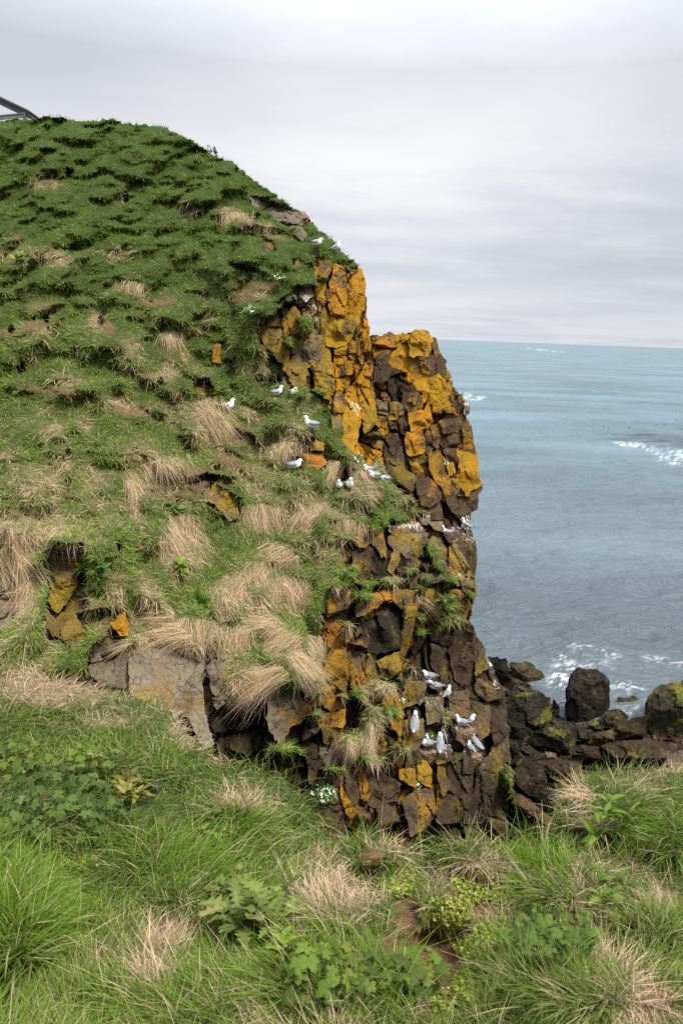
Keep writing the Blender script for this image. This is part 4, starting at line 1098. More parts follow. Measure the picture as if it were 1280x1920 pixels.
# ------------------------------------------------------------------ rocks built from the survey
STACK = Field([(690, 640, 22.4), (800, 620, 22.4), (840, 700, 22.2), (720, 740, 21.6), (890, 800, 22.6), (760, 820, 21.4), (905, 910, 22.4), (730, 900, 20.6), (820, 960, 21.2), (890, 1000, 21.9), (895, 1100, 21.4), (800, 1010, 20.4), (700, 820, 20.9)])
STSIL = [(697, 630), (722, 630), (768, 630), (788, 622), (810, 640), (832, 674), (834, 698), (845, 716), (864, 742), (870, 776), (884, 818), (890, 856), (896, 905), (888, 948), (878, 968), (878, 990),
         (889, 1030), (886, 1100), (860, 1130), (820, 1060), (780, 1010), (700, 960), (680, 860), (690, 700)]


def rock_mesh(poly, T0, kind, proud, guano, seed, step=None, thick=.6, upright=False, rough=1.0, hmax=None, own=None, loose_fit=False):
    """a solid rock: the surveyed outline, chamfered and split into tilted facets, with real thickness behind"""
    rg = np.random.default_rng(seed)
    p = np.asarray(poly, float)
    area = .5 * abs(np.sum(p[:, 0] * np.roll(p[:, 1], -1) - p[:, 1] * np.roll(p[:, 0], -1)))
    if np.sum(p[:, 0] * np.roll(p[:, 1], -1) - p[:, 1] * np.roll(p[:, 0], -1)) < 0:
        p = p[::-1]
    step = step or float(np.clip(math.sqrt(area / 520), 1.5, 4.5))
    p = p.mean(0) + (p - p.mean(0)) * (1 + min(.30, 5.5 / math.sqrt(area)) * (1.0 if loose_fit else .6)) if not upright else p
    # outline: straight runs with slight irregularity, corners knocked off
    ring = []
    n = len(p)
    for i in range(n):
        a, b, c = p[i - 1], p[i], p[(i + 1) % n]
        la, lc = np.hypot(*(a - b)), np.hypot(*(c - b))
        r = min(1.0 + .035 * math.sqrt(area), la * .3, lc * .3)
        ring += [b + (a - b) / la * r, b + (c - b) / lc * r]
    ring = np.array(ring)
    out = []
    for a, b in zip(ring, np.roll(ring, -1, 0)):
        k = max(1, int(np.hypot(*(b - a)) / step))
        for s in range(k):
            out.append(a + (b - a) * s / k)
    out = np.array(out)
    jit = np.stack([vnoise(np.stack([out[:, 0] * .13, out[:, 1] * .13, np.full(len(out), seed * 1.7)], 1), 3),
                    vnoise(np.stack([out[:, 0] * .13, out[:, 1] * .13, np.full(len(out), seed * 1.7 + 5)], 1), 4)], 1)
    out = out + jit * min(3.0, .07 * math.sqrt(area))
    x0, y0 = out.min(0); x1, y1 = out.max(0)
    gx, gy = np.meshgrid(np.arange(x0, x1, step), np.arange(y0, y1, step))
    q = np.stack([gx.ravel(), gy.ravel()], 1) + rg.uniform(-.3, .3, (gx.size, 2)) * step
    ok = in_poly(q[:, 0], q[:, 1], out) & (np.min(poly_dist(q[:, 0], q[:, 1], out), 0) > step * .45)
    q = q[ok]
    pts = np.concatenate([out, q])
    nb = len(out)
    res = delaunay_2d_cdt([Vector(x) for x in pts], [(i, (i + 1) % nb) for i in range(nb)], [list(range(nb))], 1, 1e-6)
    uv = np.array([[v.x, v.y] for v in res[0]])
    tri = np.array([t for t in res[2] if len(t) == 3], int)
    if len(uv) != len(pts):
        nb = sum(1 for o_ in res[3] if len(o_) and o_[0] < nb)
    u, v = uv[:, 0], uv[:, 1]
    cen = p.mean(0)
    t0 = T0(u, v)
    mpp = float(np.mean(t0)) / FPX
    if not upright:
        tl = rg.normal(0, .40 if loose_fit else .13, 2)
        proud = proud + rg.uniform(-.22, .18) * (1 if loose_fit else .6)
        t0 = t0 + ((u - cen[0]) * tl[0] * 1.3 + (v - cen[1]) * (tl[1] - .08)) * mpp
    size = math.sqrt(area) * mpp
    hm = hmax or float(np.clip(size * (.52 if loose_fit else .40), .08, .8))
    ds = poly_dist(u, v, p)
    h = np.full(len(u), 1e9)
    for i, d in enumerate(ds):
        a, b = p[i], p[(i + 1) % n]
        ny = -(b - a)[0] / (np.hypot(*(b - a)) + 1e-9)         # outward normal's v component (negative: faces up)
        if ny < -.5: sl = rg.uniform(1.2, 2.6) if not upright else rg.uniform(.5, 1.1)
        elif ny > .5: sl = rg.uniform(2.0, 5.0)
        else: sl = rg.uniform(1.1, 3.6) if not upright else rg.uniform(1.2, 3.2)
        h = np.minimum(h, d * mpp * sl)
    e = np.stack([(u - cen[0]) * mpp, (v - cen[1]) * mpp], 1)
    for k in range(4 if size < .5 else 6):
        th = rg.uniform(0, 2 * math.pi)
        g = rg.uniform(.25, 1.05) * np.array([math.cos(th), math.sin(th)])
        h = np.minimum(h, hm * rg.uniform(.5, 1.0) + e @ g)
    base_P = unproj(u, v, t0)
    Wp = base_P / np.array([.42, .5, .55]) + .2 * np.stack([fbm(base_P * 3, 1, 2), fbm(base_P * 3, 2, 2), fbm(base_P * 3, 3, 2)], 1)
    f1, f2, hh, vec = worley(Wp, seed)
    gg = np.stack([rnd(hh, 5) - .5, rnd(hh, 6) - .5, rnd(hh, 7) - .5], 1)
    crack = (1 - sstep(0, .07, f2 - f1)) * (rnd(hh, 8) > .45)
    edge = sstep(0, hm * .35, h)
    h = h + edge * rough * (1.0 if loose_fit else .55) * (min(.14, size * .18) * ((rnd(hh, 4) - .5) * 1.4 + (gg * vec).sum(1) * 1.5) - min(.07, size * .1) * crack)
    h = h + rough * min(.10, size * .15) * fbm(base_P * 3.6 + seed, 7, 5, .6)
    h = np.maximum(h, -.02)
    t = t0 - proud - h
    nv = len(u)
    onb = np.arange(nb)
    # sides and back
    tb = t0[:nb] - proud + thick
    sc = .93
    bu = cen[0] + (u[:nb] - cen[0]) * sc; bv = cen[1] + (v[:nb] - cen[1]) * sc
    V = np.concatenate([unproj(u, v, t), unproj(bu, bv, tb), unproj(np.array([cen[0]]), np.array([cen[1]]), np.array([float(tb.mean())]))])
    j = np.arange(nb); jn = (j + 1) % nb
    F = np.concatenate([tri, np.stack([j, jn, nv + j], 1), np.stack([jn, nv + jn, nv + j], 1), np.stack([nv + j, nv + jn, np.full(nb, nv + nb)], 1)])
    # outward-facing winding for the front
    A, B, Cc = V[tri[:, 0]], V[tri[:, 1]], V[tri[:, 2]]
    nrm = np.cross(B - A, Cc - A)
    if np.sum(((A - CAM) * nrm).sum(1)) > 0:
        F = F[:, ::-1]
    m = len(V)
    b, l, a_ = KIND[kind]
    if own is not None and kind not in ('KDG' if loose_fit else 'KDGLB'):
        w_ = .55 if loose_fit else .35
        b = (1 - w_) * np.array(b) + w_ * own[0]; l = (1 - w_ * .8) * np.array(l) + w_ * .8 * own[1]; a_ = (1 - w_) * a_ + w_ * own[2]
    if loose_fit:
        a_ = a_ * .88; l = .72 * np.array(l) + .28 * np.array([.22, .15, .03])
    if upright:
        a_ = a_ * .8
    nz = fbm(V * 1.9, 411, 4); nz2 = fbm(V * .8 + 7, 412, 3)
    lum = rg.uniform(.88, 1.14)
    base = np.tile(np.array(b) * lum, (m, 1)) * (1 - .6 * np.concatenate([crack, np.zeros(m - nv)]))[:, None]
    tint = rg.uniform(.88, 1.12, 3) * np.array([1, 1, 1.0])
    base = base * (1 + .5 * nz)[:, None]
    lich = np.tile(np.array([*(np.array(l) * tint), 0]), (m, 1))
    oc = np.clip(.5 + 1.6 * nz2, 0, 1)[:, None]
    lich[:, :3] = lich[:, :3] * (1 - .34 * oc) + np.array([.29, .185, .02]) * np.mean(l) / .20 * .34 * oc
    lich[:, 3] = np.clip(a_ + rg.uniform(-.05, .05) + .46 * nz, 0, 1)
    gtop = np.zeros(m)
    if guano:
        gtop[:nv] = guano * (1.0 - .55 * sstep(0, 1, (v - v.min()) / (np.ptp(v) + 1e-6))) + .06
    return V, F, {'base': base, 'lich': lich, 'guano': gtop}


def build_rocks():
    OWN = {'pin': ('rock_pinnacle', 'tall pinnacle of orange and yellow lichened columns rising to the skyline', 'rock pinnacle'),
           'sky': ('rock_outcrop', 'small outcrop with white capped ledges on the grassy skyline', 'outcrop'),
           'stk': ('rock_stack', 'blocky orange and brown stack standing against the sea beyond the gap', 'rock stack'),
           'led': ('rock_ledge', 'ledge of olive and black blocks with grass tufts right of mid cliff', 'rock ledge'),
           'but': ('rock_buttress', 'orange lichened buttress framing a dark square rock face', 'rock buttress'),
           'low': ('rock_wall', 'dark streaked lower cliff wall where kittiwakes nest', 'rock wall')}
    seed = 100
    own_o = {}
    for key, (nm, lab, cat) in OWN.items():
        bl = [b for b in BLOCKS if b[0] == key]
        fld = STACK if key == 'stk' else HILL
        allp = np.concatenate([np.array(PL(b[4])) for b in bl])
        cu, vb = allp[:, 0].mean(), allp[:, 1].max()
        loc = unproj(cu, vb, float(fld(np.array([cu]), np.array([vb]))[0]))
        o = thing(nm, lab, cat, Vector(loc))
        own_o[key] = o
        kk = [KIND[b[1]] for b in bl]
        own = (np.mean([k[0] for k in kk], 0), np.mean([k[1] for k in kk], 0), float(np.mean([k[2] for k in kk])))
        for b in bl:
            seed += 1
            V, F, A = rock_mesh(PL(b[4]), fld, b[1], b[2], b[3], seed, thick=.55, own=own, loose_fit=key in ('low', 'but', 'led'))
            mesh_np('rock_block', V, F, ROCK, parent=o, origin=V.mean(0), attrs=A)
    # the stack's own core behind its blocks
    G = Grid(np.arange(670, 915, 2.2), np.arange(615, 1140, 2.2))
    T = STACK(G.U, G.V)
    P = unproj(G.U, G.V, T).reshape(-1, 3)
    d, h, ck = block_relief(P, .7, .22, 25)
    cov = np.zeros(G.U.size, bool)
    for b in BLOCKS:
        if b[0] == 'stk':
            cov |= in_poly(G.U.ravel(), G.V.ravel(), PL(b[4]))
    G.finish(T - np.where(cov, 0, d + .2).reshape(T.shape))
    wv = fbm(np.stack([G.U.ravel() * .1, G.V.ravel() * .1, G.U.ravel() * 0], 1), 5, 3) * 4
    ins = in_poly(G.U.ravel() + wv, G.V.ravel() + wv, STSIL).reshape(T.shape)
    F = G.faces(ins)
    kb = np.zeros((len(P), 3)); kl = np.zeros((len(P), 4))
    low = sstep(860, 960, G.V.ravel())
    for i, k in enumerate('OBEBDE'):
        s = (rnd(h, 21) * 6).astype(int).clip(0, 5) == i
        b, l, a = KIND[k]; kb[s] = b; kl[s] = (*l, a)
    kl[:, 3] *= (1 - .75 * low)
    kb *= (1 - .75 * ck)[:, None]; kb[cov] *= .4  # core darkened behind the blocks: crevice shade put into its colour
    st = [lambda b: np.stack([-.15 + 0 * b[:, 0], b[:, 0] * 0 + 1.0, b[:, 0] * 0], 1), lambda b: np.stack([-.3 + 0 * b[:, 0], b[:, 0] * 0 + 2.6, b[:, 0] * 0 - .3], 1)]
    V2, F2, A2 = with_skirt(G.P.reshape(-1, 3), F, {'base': kb, 'lich': kl, 'guano': np.zeros(len(P))}, st)
    mesh_np('rock_core', V2, F2, ROCK, parent=own_o['stk'], origin=V2.mean(0), attrs=A2)
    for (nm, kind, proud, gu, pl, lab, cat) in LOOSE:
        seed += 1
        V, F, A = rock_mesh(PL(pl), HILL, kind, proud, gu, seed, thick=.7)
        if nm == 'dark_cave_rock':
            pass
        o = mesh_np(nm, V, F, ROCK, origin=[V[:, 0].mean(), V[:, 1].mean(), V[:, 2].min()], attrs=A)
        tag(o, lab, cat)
    for (nm, kind, pl, lab, ex) in SHORE_ROCKS:
        seed += 1
        p = np.array(PL(pl))
        i = p[:, 1].argmax()
        tb = float(SHORE(p[i:i + 1, 0], p[i:i + 1, 1])[0])
        tsea = EYE / max(1e-3, -(unproj(p[i, 0], p[i, 1], 1.0) - CAM)[2])
        tb = min(tb, tsea) + ex
        w = np.ptp(p[:, 0]) * tb / FPX
        fld = (lambda tb: (lambda u, v: np.full(np.shape(u), tb) + 0 * u))(tb)
        V, F, A = rock_mesh(p, fld, kind, 0, .20 if ('white' in lab) else (.08 if kind == 'M' else 0), seed, thick=max(.5, w * .7), upright=True, hmax=min(1.1, w * .45))
        o = mesh_np(nm, V, F, ROCK, origin=[V[:, 0].mean(), V[:, 1].mean(), V[:, 2].min()], attrs=A)
        tag(o, lab, 'stone' if ('stone' in nm or nm == 'pebble') else ('boulder' if 'boulder' in nm else 'rock'))


build_rocks()
# ------------------------------------------------------------------ grass: real blades, combed over the turf
def unit(a):
    return a / (np.linalg.norm(a, axis=1, keepdims=True) + 1e-9)


def blades(name, R, D, B, Ln, W, c0, c1, rng, nseg=3, parent=None, origin=None, mat=None):
    """R roots, D growth direction, B bend vector (unit), Ln length, W width, c0/c1 root and tip colour"""
    n = len(R)
    side = unit(np.cross(D, rng.normal(size=(n, 3))))
    rows = []
    cols = []
    for k in range(nseg + 1):
        s = k / nseg
        c = R + D * (Ln * s)[:, None] + B * (Ln * s * s * .75)[:, None]
        c = c - D * (Ln * s * s * .28)[:, None]
        w = W * (1 - s ** 1.6) * .5 + W * .04
        rows += [c - side * w[:, None], c + side * w[:, None]]
        cc = c0 * (1 - s) + c1 * s
        cols += [cc, cc]
    V = np.stack(rows, 1).reshape(-1, 3)
    Cc = np.stack(cols, 1).reshape(-1, 3)
    m = 2 * (nseg + 1)
    base = (np.arange(n) * m)[:, None]
    F = np.concatenate([base + np.array([[2 * k, 2 * k + 1, 2 * k + 3, 2 * k + 2]]) for k in range(nseg)])
    return mesh_np(name, V, F, mat or GRASS, parent=parent, origin=origin, attrs={'col': Cc})


DOWN = np.array([0, 0, -1.0])
G_DEEP = np.array([.072, .140, .012]); G_MID = np.array([.126, .205, .024]); G_PALE = np.array([.215, .275, .062]); G_BRT = np.array([.115, .220, .014])
S_PALE = np.array([.82, .62, .43]); S_MID = np.array([.65, .46, .295]); S_DARK = np.array([.24, .155, .085])


def mixcol(a, b, f):
    return a * (1 - f)[:, None] + b * f[:, None]


def hill_grass(count, seed, u0, u1, v0, v1, name):
    rng = np.random.default_rng(seed)
    u = rng.uniform(u0, u1, count); v = rng.uniform(v0, v1, count)
    at = lambda A: HG.at(A, u, v)
    rock, dry, bare, cav, turf, hum = at(HG.rock), at(HG.dry), at(HG.bare), at(HG.cav), at(HG.turf), at(HG.hum)
    keep = at(HG.inside.astype(float)) > .6
    dens = (1 - sstep(.25, .6, rock)) * (1 - .55 * bare) * (1 - .93 * sstep(.25, .6, cav))
    keep &= rng.random(count) < dens
    u, v = u[keep], v[keep]
    rock, dry, bare, cav, turf, hum = rock[keep], dry[keep], bare[keep], cav[keep], turf[keep], hum[keep]
    at = lambda A: HG.at(A, u, v)
    R = at(HG.P); Nn = unit(at(HG.Nn)); T = at(HG.T)
    n = len(u)
    isdry = rng.random(n) < np.clip(dry * .86, 0, .9)
    clump = fbm(R * 5.0, 202, 3); big = fbm(R * .7, 203, 3)
    tang = DOWN - Nn * (Nn @ DOWN)[:, None]
    rv = rng.normal(size=(n, 3))
    comb = np.stack([fbm(R * 1.5, 205, 2), np.zeros(n), np.zeros(n)], 1)
    D = unit(Nn * .65 + np.array([0, 0, .55]) + rv * .30 + comb * .5)
    B = unit(tang * .9 + rv * .35 + comb * .8)
    Dd = unit(Nn * .35 + tang * .75 + rv * .40 + comb * .4)
    Bd = unit(DOWN * .9 + Nn * .1 + rv * .36)
    D = np.where(isdry[:, None], Dd, D); B = np.where(isdry[:, None], Bd, B)
    high = 1 - sstep(350, 620, v)
    Ln = np.where(isdry, rng.uniform(.09, .25, n), rng.uniform(.05, .145, n) * (1 + .35 * turf + .25 * clump))
    W = np.clip(T, 9, 26) * np.where(isdry, .00050, .00072) * rng.uniform(.7, 1.25, n)
    f = rng.random(n)
    g = mixcol(np.tile(G_MID, (n, 1)), np.tile(G_PALE, (n, 1)), np.clip(.35 + .5 * big + .5 * (f - .5) + .35 * (1 - high) - .45 * high, 0, 1))
    g = mixcol(g, np.tile(G_DEEP, (n, 1)), np.clip(.06 + .45 * high - .7 * clump + .35 * (f - .5), 0, 1) * .7)
    g = mixcol(g, np.tile(G_BRT, (n, 1)), np.clip(turf * .9 + .35 * high, 0, 1) * .7)
    g = g * np.array([1.42, 1.36, 1.3])
    yel = rng.random(n) < .10 + .12 * dry
    g[yel] = mixcol(g[yel], np.tile(S_MID, (yel.sum(), 1)), rng.uniform(.3, .8, yel.sum()))
    s = mixcol(np.tile(S_MID, (n, 1)), np.tile(S_PALE, (n, 1)), np.clip(.5 + .6 * clump + (f - .5), 0, 1))
    s = mixcol(s, np.tile(S_DARK, (n, 1)), (rng.random(n) < .2) * .7)
    col = np.where(isdry[:, None], s, g)
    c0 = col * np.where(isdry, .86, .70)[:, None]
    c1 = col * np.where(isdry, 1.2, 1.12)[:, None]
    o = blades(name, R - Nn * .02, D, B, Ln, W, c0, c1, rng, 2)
    tag(o, 'short green and straw grass growing all over the hill', 'grass', kind='stuff')


hill_grass(400000, 11, -80, 960, 205, 1500, 'grass')
hill_grass(80000, 13, -500, -80, 205, 1470, 'grass')


CLEAR = [(110, 1530, 105, 66), (250, 1495, 60, 40), (480, 1765, 85, 52), (610, 1862, 60, 36), (1030, 1790, 72, 42), (1110, 1545, 46, 26), (1135, 1690, 44, 26), (395, 1570, 60, 30)]


def near_grass(count, seed, name):
    rng = np.random.default_rng(seed)
    u = rng.uniform(-290, 1570, count); v = 1236 + (2160 - 1236) * rng.random(count) ** 1.1
    at = lambda A: NG.at(A, u, v)
    keep = at(NG.inside.astype(float)) > .5
    keep &= rng.random(count) < (1 - .72 * ellipses(u, v, CLEAR, .4))
    keep &= rng.random(count) < (1 - .985 * sstep(.1, .75, at(NG.bare)))
    u, v = u[keep], v[keep]
    R = at2 = NG.at(NG.P, u, v); Nn = unit(NG.at(NG.Nn, u, v)); T = NG.at(NG.T, u, v)
    dry, lush, bare = NG.at(NG.dry, u, v), NG.at(NG.lush, u, v), NG.at(NG.bare, u, v)
    n = len(u)
    clump = fbm(R * 7.0, 302, 3); big = fbm(R * 1.3, 303, 3)
    isdry = rng.random(n) < np.clip(dry * 1.05 + .04 + .14 * clump, 0, .96)
    tang = DOWN - Nn * (Nn @ DOWN)[:, None]
    # neighbouring blades lie the same way: a swirl field over the turf
    sw = np.stack([fbm(R * 2.2, 305, 3), fbm(R * 2.2, 306, 3), np.zeros(n)], 1) * 1.7
    rv = rng.normal(size=(n, 3))
    tuft = (fbm(R * 3.1, 307, 2) > .12).astype(float)
    D = unit(Nn * .45 + np.array([0, 0, .75]) + rv * .33 + sw * .35 + np.array([.10, 0, 0]))
    B = unit(tang * .35 + sw * .8 + rv * .55 + np.array([.25, 0, -.45]))
    Ln = rng.uniform(.035, .105, n) * (1 + .8 * lush + .8 * tuft * (rng.random(n) < .35)) * (1 + .4 * clump)
    lay = isdry & (rng.random(n) < .75)
    D = np.where(lay[:, None], unit(Nn * .30 + sw * .5 + rv * .5), D)
    Ln = np.where(isdry, rng.uniform(.04, .11, n), Ln) * (1 - .7 * bare)
    W = (.0018 + .00074 * T) * rng.uniform(.5, 1.35, n) * np.where(isdry, .72, 1.0)
    f = rng.random(n)
    g = mixcol(np.tile(G_MID, (n, 1)), np.tile(G_PALE, (n, 1)), np.clip(.42 + .5 * big + .9 * (f - .5) - .25 * lush, 0, 1))
    g = g * rng.uniform(.52, 1.28, n)[:, None]
    g = mixcol(g, np.tile(G_BRT, (n, 1)), np.clip(.38 + .55 * lush - .6 * clump + .3 * (rng.random(n) - .5), 0, 1) * .85)
    s = mixcol(np.tile(S_MID, (n, 1)), np.tile(S_PALE, (n, 1)), np.clip(.5 + (f - .5) * 1.2, 0, 1))
    s = mixcol(s, np.tile(S_DARK, (n, 1)), (rng.random(n) < .25) * .7)
    col = np.where(isdry[:, None], s, g)
    tipdry = (rng.random(n) < .13)[:, None]
    c1 = np.where(tipdry & ~isdry[:, None], col * .4 + S_PALE * .6, col * 1.12)
    o = blades(name, R - Nn * .01, D, B, Ln, W, col * .26, c1 * 1.0, rng, 3)  # dark root colour paints in the shade between blades
    tag(o, 'long green and straw grass on the near turf slope', 'grass', kind='stuff')


near_grass(240000, 12, 'grass')

def side_grass(count, seed):
    rng = np.random.default_rng(seed)
    P, cov = SUR
    h, w = cov.shape
    x = rng.uniform(-7, 7, count); y = 5.0 - 9.5 * rng.random(count) ** 1.2
    fx = (x + 16) / .22; fy = (y + 12) / .22
    i, j = np.clip(fy.astype(int), 0, h - 2), np.clip(fx.astype(int), 0, w - 2)
    a, b = fy - i, fx - j
    ok = ~(cov[i, j] | cov[i + 1, j] | cov[i, j + 1] | cov[i + 1, j + 1])
    z = P[i, j, 2] * (1 - a) * (1 - b) + P[i + 1, j, 2] * a * (1 - b) + P[i, j + 1, 2] * (1 - a) * b + P[i + 1, j + 1, 2] * a * b
    R = np.stack([x, y, z], 1)[ok]
    n = len(R)
    sw = np.stack([fbm(R * 2.2, 305, 3), fbm(R * 2.2, 306, 3), np.zeros(n)], 1) * 1.7
    rv = rng.normal(size=(n, 3))
    D = unit(np.array([.1, 0, 1.1]) + rv * .33 + sw * .35); B = unit(sw * .8 + rv * .55 + np.array([.25, 0, -.5]))
    dry = rng.random(n) < np.clip(fbm(R * 1.4, 621, 3) * 1.2 + .15, .03, .9)
    f = rng.random(n)
    c = mixcol(np.tile(G_MID, (n, 1)), np.tile(G_PALE, (n, 1)), f) * rng.uniform(.6, 1.4, n)[:, None]
    c[dry] = mixcol(np.tile(S_MID, (n, 1)), np.tile(S_PALE, (n, 1)), f)[dry]
    o = blades('grass', R, D, B, rng.uniform(.06, .18, n), rng.uniform(.0025, .0045, n), c * .45, c * 1.1, rng, 2)
    tag(o, 'grass on the turf beside the viewpoint, outside the picture', 'grass', kind='stuff')


side_grass(190000, 14)

# hanging straw: sheaves of dead grass that droop over the turf lips; each sheaf is a thing of its own
SHEAVES = [  # u, v, half width px, fall direction (du, dv), length px, strands, label
    (20, 985, 40, (.2, 1), 46, 420, 'shaggy straw fringe hanging over the dark hollow at the left edge'),
    (95, 995, 40, (.25, 1), 44, 420, 'pale straw fringe curling over the top of the yellow slab'),
    (22, 1045, 26, (.75, 1), 95, 420, 'long twisted straw hank hanging left of the yellow slab'),
    (52, 1120, 14, (.05, 1), 130, 260, 'thin straight straw hank trailing down to the foreground grass'),
    (246, 905, 10, (.22, 1), 110, 300, 'narrow straw streak flowing down the middle of the grassy slope'),
    (338, 985, 26, (.05, 1), 88, 420, 'wide straw cascade beneath a leafy green plant'),
    (392, 765, 24, (.42, 1), 84, 420, 'smooth pale straw sheet slanting below the lone fulmar'),
    (300, 868, 42, (.5, 1), 40, 260, 'straw strip trailing beside the yellow boulder hollow'),
    (488, 955, 34, (.0, 1), 52, 420, 'broad straw skirt right of the yellow lichened boulder'),
    (585, 955, 16, (-.45, 1), 62, 300, 'straw wisp sweeping down left under a bare turf lip'),
    (535, 835, 34, (.1, 1), 34, 280, 'short straw fringe left of the burrow with a resting fulmar'),
    (625, 872, 12, (-.1, 1), 42, 260, 'straw curtain over the left of the fulmar pair'),
    (672, 890, 20, (.65, 1), 46, 320, 'straw curl over the right of the fulmar pair'),
    (655, 980, 30, (-.1, .7), 26, 260, 'arched straw lip above the yellow lumps of the ledge'),
    (530, 1035, 32, (-.8, .55), 46, 320, 'combed straw lip roofing a dark turf hollow'),
    (482, 1072, 20, (-.25, 1), 84, 360, 'long straw hank left of the straw apron at mid slope'),
    (535, 1092, 34, (-.2, 1), 56, 420, 'wide straw apron above a round green tuft'),
    (436, 1105, 22, (-.5, 1), 84, 360, 'straw hank slanting left above the cave roof'),
    (370, 1168, 44, (-.3, 1), 46, 420, 'thick straw fringe over the dark gap above the big grey boulder'),
    (330, 1180, 40, (-1, .2), 56, 380, 'straw swept sideways to the left above the big grey boulder'),
    (268, 1212, 24, (-1, .38), 62, 320, 'straw tongue lying on the squat grey boulder'),
    (505, 1165, 24, (-.95, .35), 52, 380, 'spiky straw tuft pointing left under a round green tuft'),
    (455, 1185, 12, (-.45, 1), 60, 260, 'loose straw spray with long stray stems right of the split rock'),
    (535, 1192, 26, (-.6, .6), 52, 380, 'bushy straw tuft in the centre of the straw slope'),
    (560, 1232, 16, (.5, 1), 58, 320, 'straw plume curving down right toward the spotted boulder'),
    (590, 1200, 18, (-.25, 1), 42, 280, 'straw tuft beside the orange column of the buttress'),
    (505, 1262, 22, (-1, .45), 84, 520, 'big straw fan sweeping left over the cave mouth'),
    (690, 1365, 14, (-.1, 1), 56, 260, 'limp straw hank right of the stacked orange blocks'),
    (660, 1385, 26, (-.5, 1), 36, 240, 'straw fringe over the gap below the stacked orange blocks'),
    (722, 1283, 26, (-.6, .7), 26, 200, 'thin straw tuft on the olive ledge of the buttress'),
    (800, 1122, 14, (.8, .7), 38, 220, 'straw wisp falling right from the ledge with yellow blocks'),
    (250, 532, 24, (-.3, 1), 26, 200, 'isolated straw patch high on the green slope'),
    (440, 402, 26, (.2, 1), 30, 240, 'straw clump on the upper slope left of the skyline outcrop'),
    (320, 626, 16, (0, 1), 30, 180, 'small straw clump below the bare patch on the mid slope'),
    (1098, 1492, 20, (-1, .25), 48, 260, 'pale straw tuft jutting left from the right tussock'),
]


def build_sheaves():
    for i, (u, v, hw, (fu, fv), lp, cnt, lab) in enumerate(SHEAVES):
        rng = np.random.default_rng(900 + i)
        near = i == len(SHEAVES) - 1
        G = NG if near else HG
        n = int(cnt * (1.7 if not near else .6))
        fl = math.hypot(fu, fv); fu, fv = fu / fl, fv / fl
        a = rng.normal(0, .62, n).clip(-1.5, 1.5) * hw; b = rng.uniform(-.8, .75, n) * lp * .6
        # roots lie across the fall direction
        ru = u + a * (.30 + .70 * abs(fv)) + b * fu * .8
        rv = v + a * (-fu * .6) + b * fv * .5 + np.abs(a) * .10 * fv
        T = G.at(G.T, ru, rv) - (.02 if near else .16)
        t0 = float(np.median(T)); mpp = t0 / FPX
        T = np.minimum(T, t0 + .12)
        R = unproj(ru, rv, T)
        Nn = unit(G.at(G.Nn, ru, rv))
        fall = unit(np.tile(fu * RIGHT + np.array([0, 0, -fv]), (n, 1)))
        wave = np.stack([fbm(np.stack([ru * .06, rv * .06, ru * 0 + i], 1), 4, 2)] * 3, 1) * RIGHT
        rr = rng.normal(size=(n, 3))
        Nm = unit(Nn.mean(0)[None] + np.array([[0, -.35, .25]]))
        D = unit(fall * .85 + Nm * (.50 * rng.uniform(.3, 1.3, n))[:, None] + rr * (.17 if not near else .4) + wave * .45)
        B = unit(fall * .70 + DOWN * .35 + rr * (.20 if not near else .5) + wave * .45)
        Ln = lp * mpp * rng.uniform(.35, 1.15, n)
        W = np.full(n, (.0036 if not near else .0026)) * rng.uniform(.6, 1.3, n) * (t0 / 12 if not near else 1)
        f = rng.random(n)
        cl = fbm(np.stack([ru * .12, rv * .12, ru * 0 + i * 3], 1), 9, 2)
        s = mixcol(np.tile(S_MID, (n, 1)), np.tile(S_PALE, (n, 1)), np.clip(.55 + .8 * cl + (f - .5), 0, 1))
        s = mixcol(s, np.tile(S_DARK, (n, 1)), (rng.random(n) < .12) * .75)
        gm = rng.random(n) < .13
        s[gm] = G_MID * .9
        o = blades('straw_sheaf', R, D, B, Ln, W, s * .78 + G_MID * .15, s * 1.14, rng, 4, origin=R.mean(0))
        tag(o, lab, 'dry grass')


build_sheaves()
# ------------------------------------------------------------------ leafy plants
def leaf_outline(kind, k=9):
    """half-width profile along the leaf, 0..1"""
    s = np.linspace(0, 1, k)
    if kind == 'dock':                       # long, smooth, pointed
        w = np.sin(np.pi * np.clip(s, 0, 1) ** .8) ** .9 * .16 + .012
    elif kind == 'toothed':                  # dandelion: ragged edge
        w = (np.sin(np.pi * s ** 1.25) * .15) * (1 + .55 * np.where(np.arange(k) % 2 == 0, -1, 1)) + .02
    elif kind == 'oval':
        w = np.sin(np.pi * s ** .9) * .30 + .01
    else:
        w = np.sin(np.pi * s) * .12 + .01
    w[-1] = .004
    return s, w


def leaf_mesh(base, dirv, up, length, kind, rng, droop=.5, k=9, fold=.25):
    s, w = leaf_outline(kind, k)
    d = dirv / np.linalg.norm(dirv)
    side = np.cross(d, up); side /= np.linalg.norm(side) + 1e-9
    nup = np.cross(side, d)
    c = base + np.outer(s * length, d) + np.outer((s * .35 - s * s * droop) * length, nup)
    wob = rng.normal(0, .012, k) * length
    l = c + np.outer(w * length, side) + np.outer(w * length * fold + wob, nup)
    r = c - np.outer(w * length, side) + np.outer(w * length * fold - wob, nup)
    V = np.stack([l, c, r], 1).reshape(-1, 3)
    F = []
    for i in range(k - 1):
        a = 3 * i
        F += [(a, a + 1, a + 4, a + 3), (a + 1, a + 2, a + 5, a + 4)]
    return V, np.array(F)


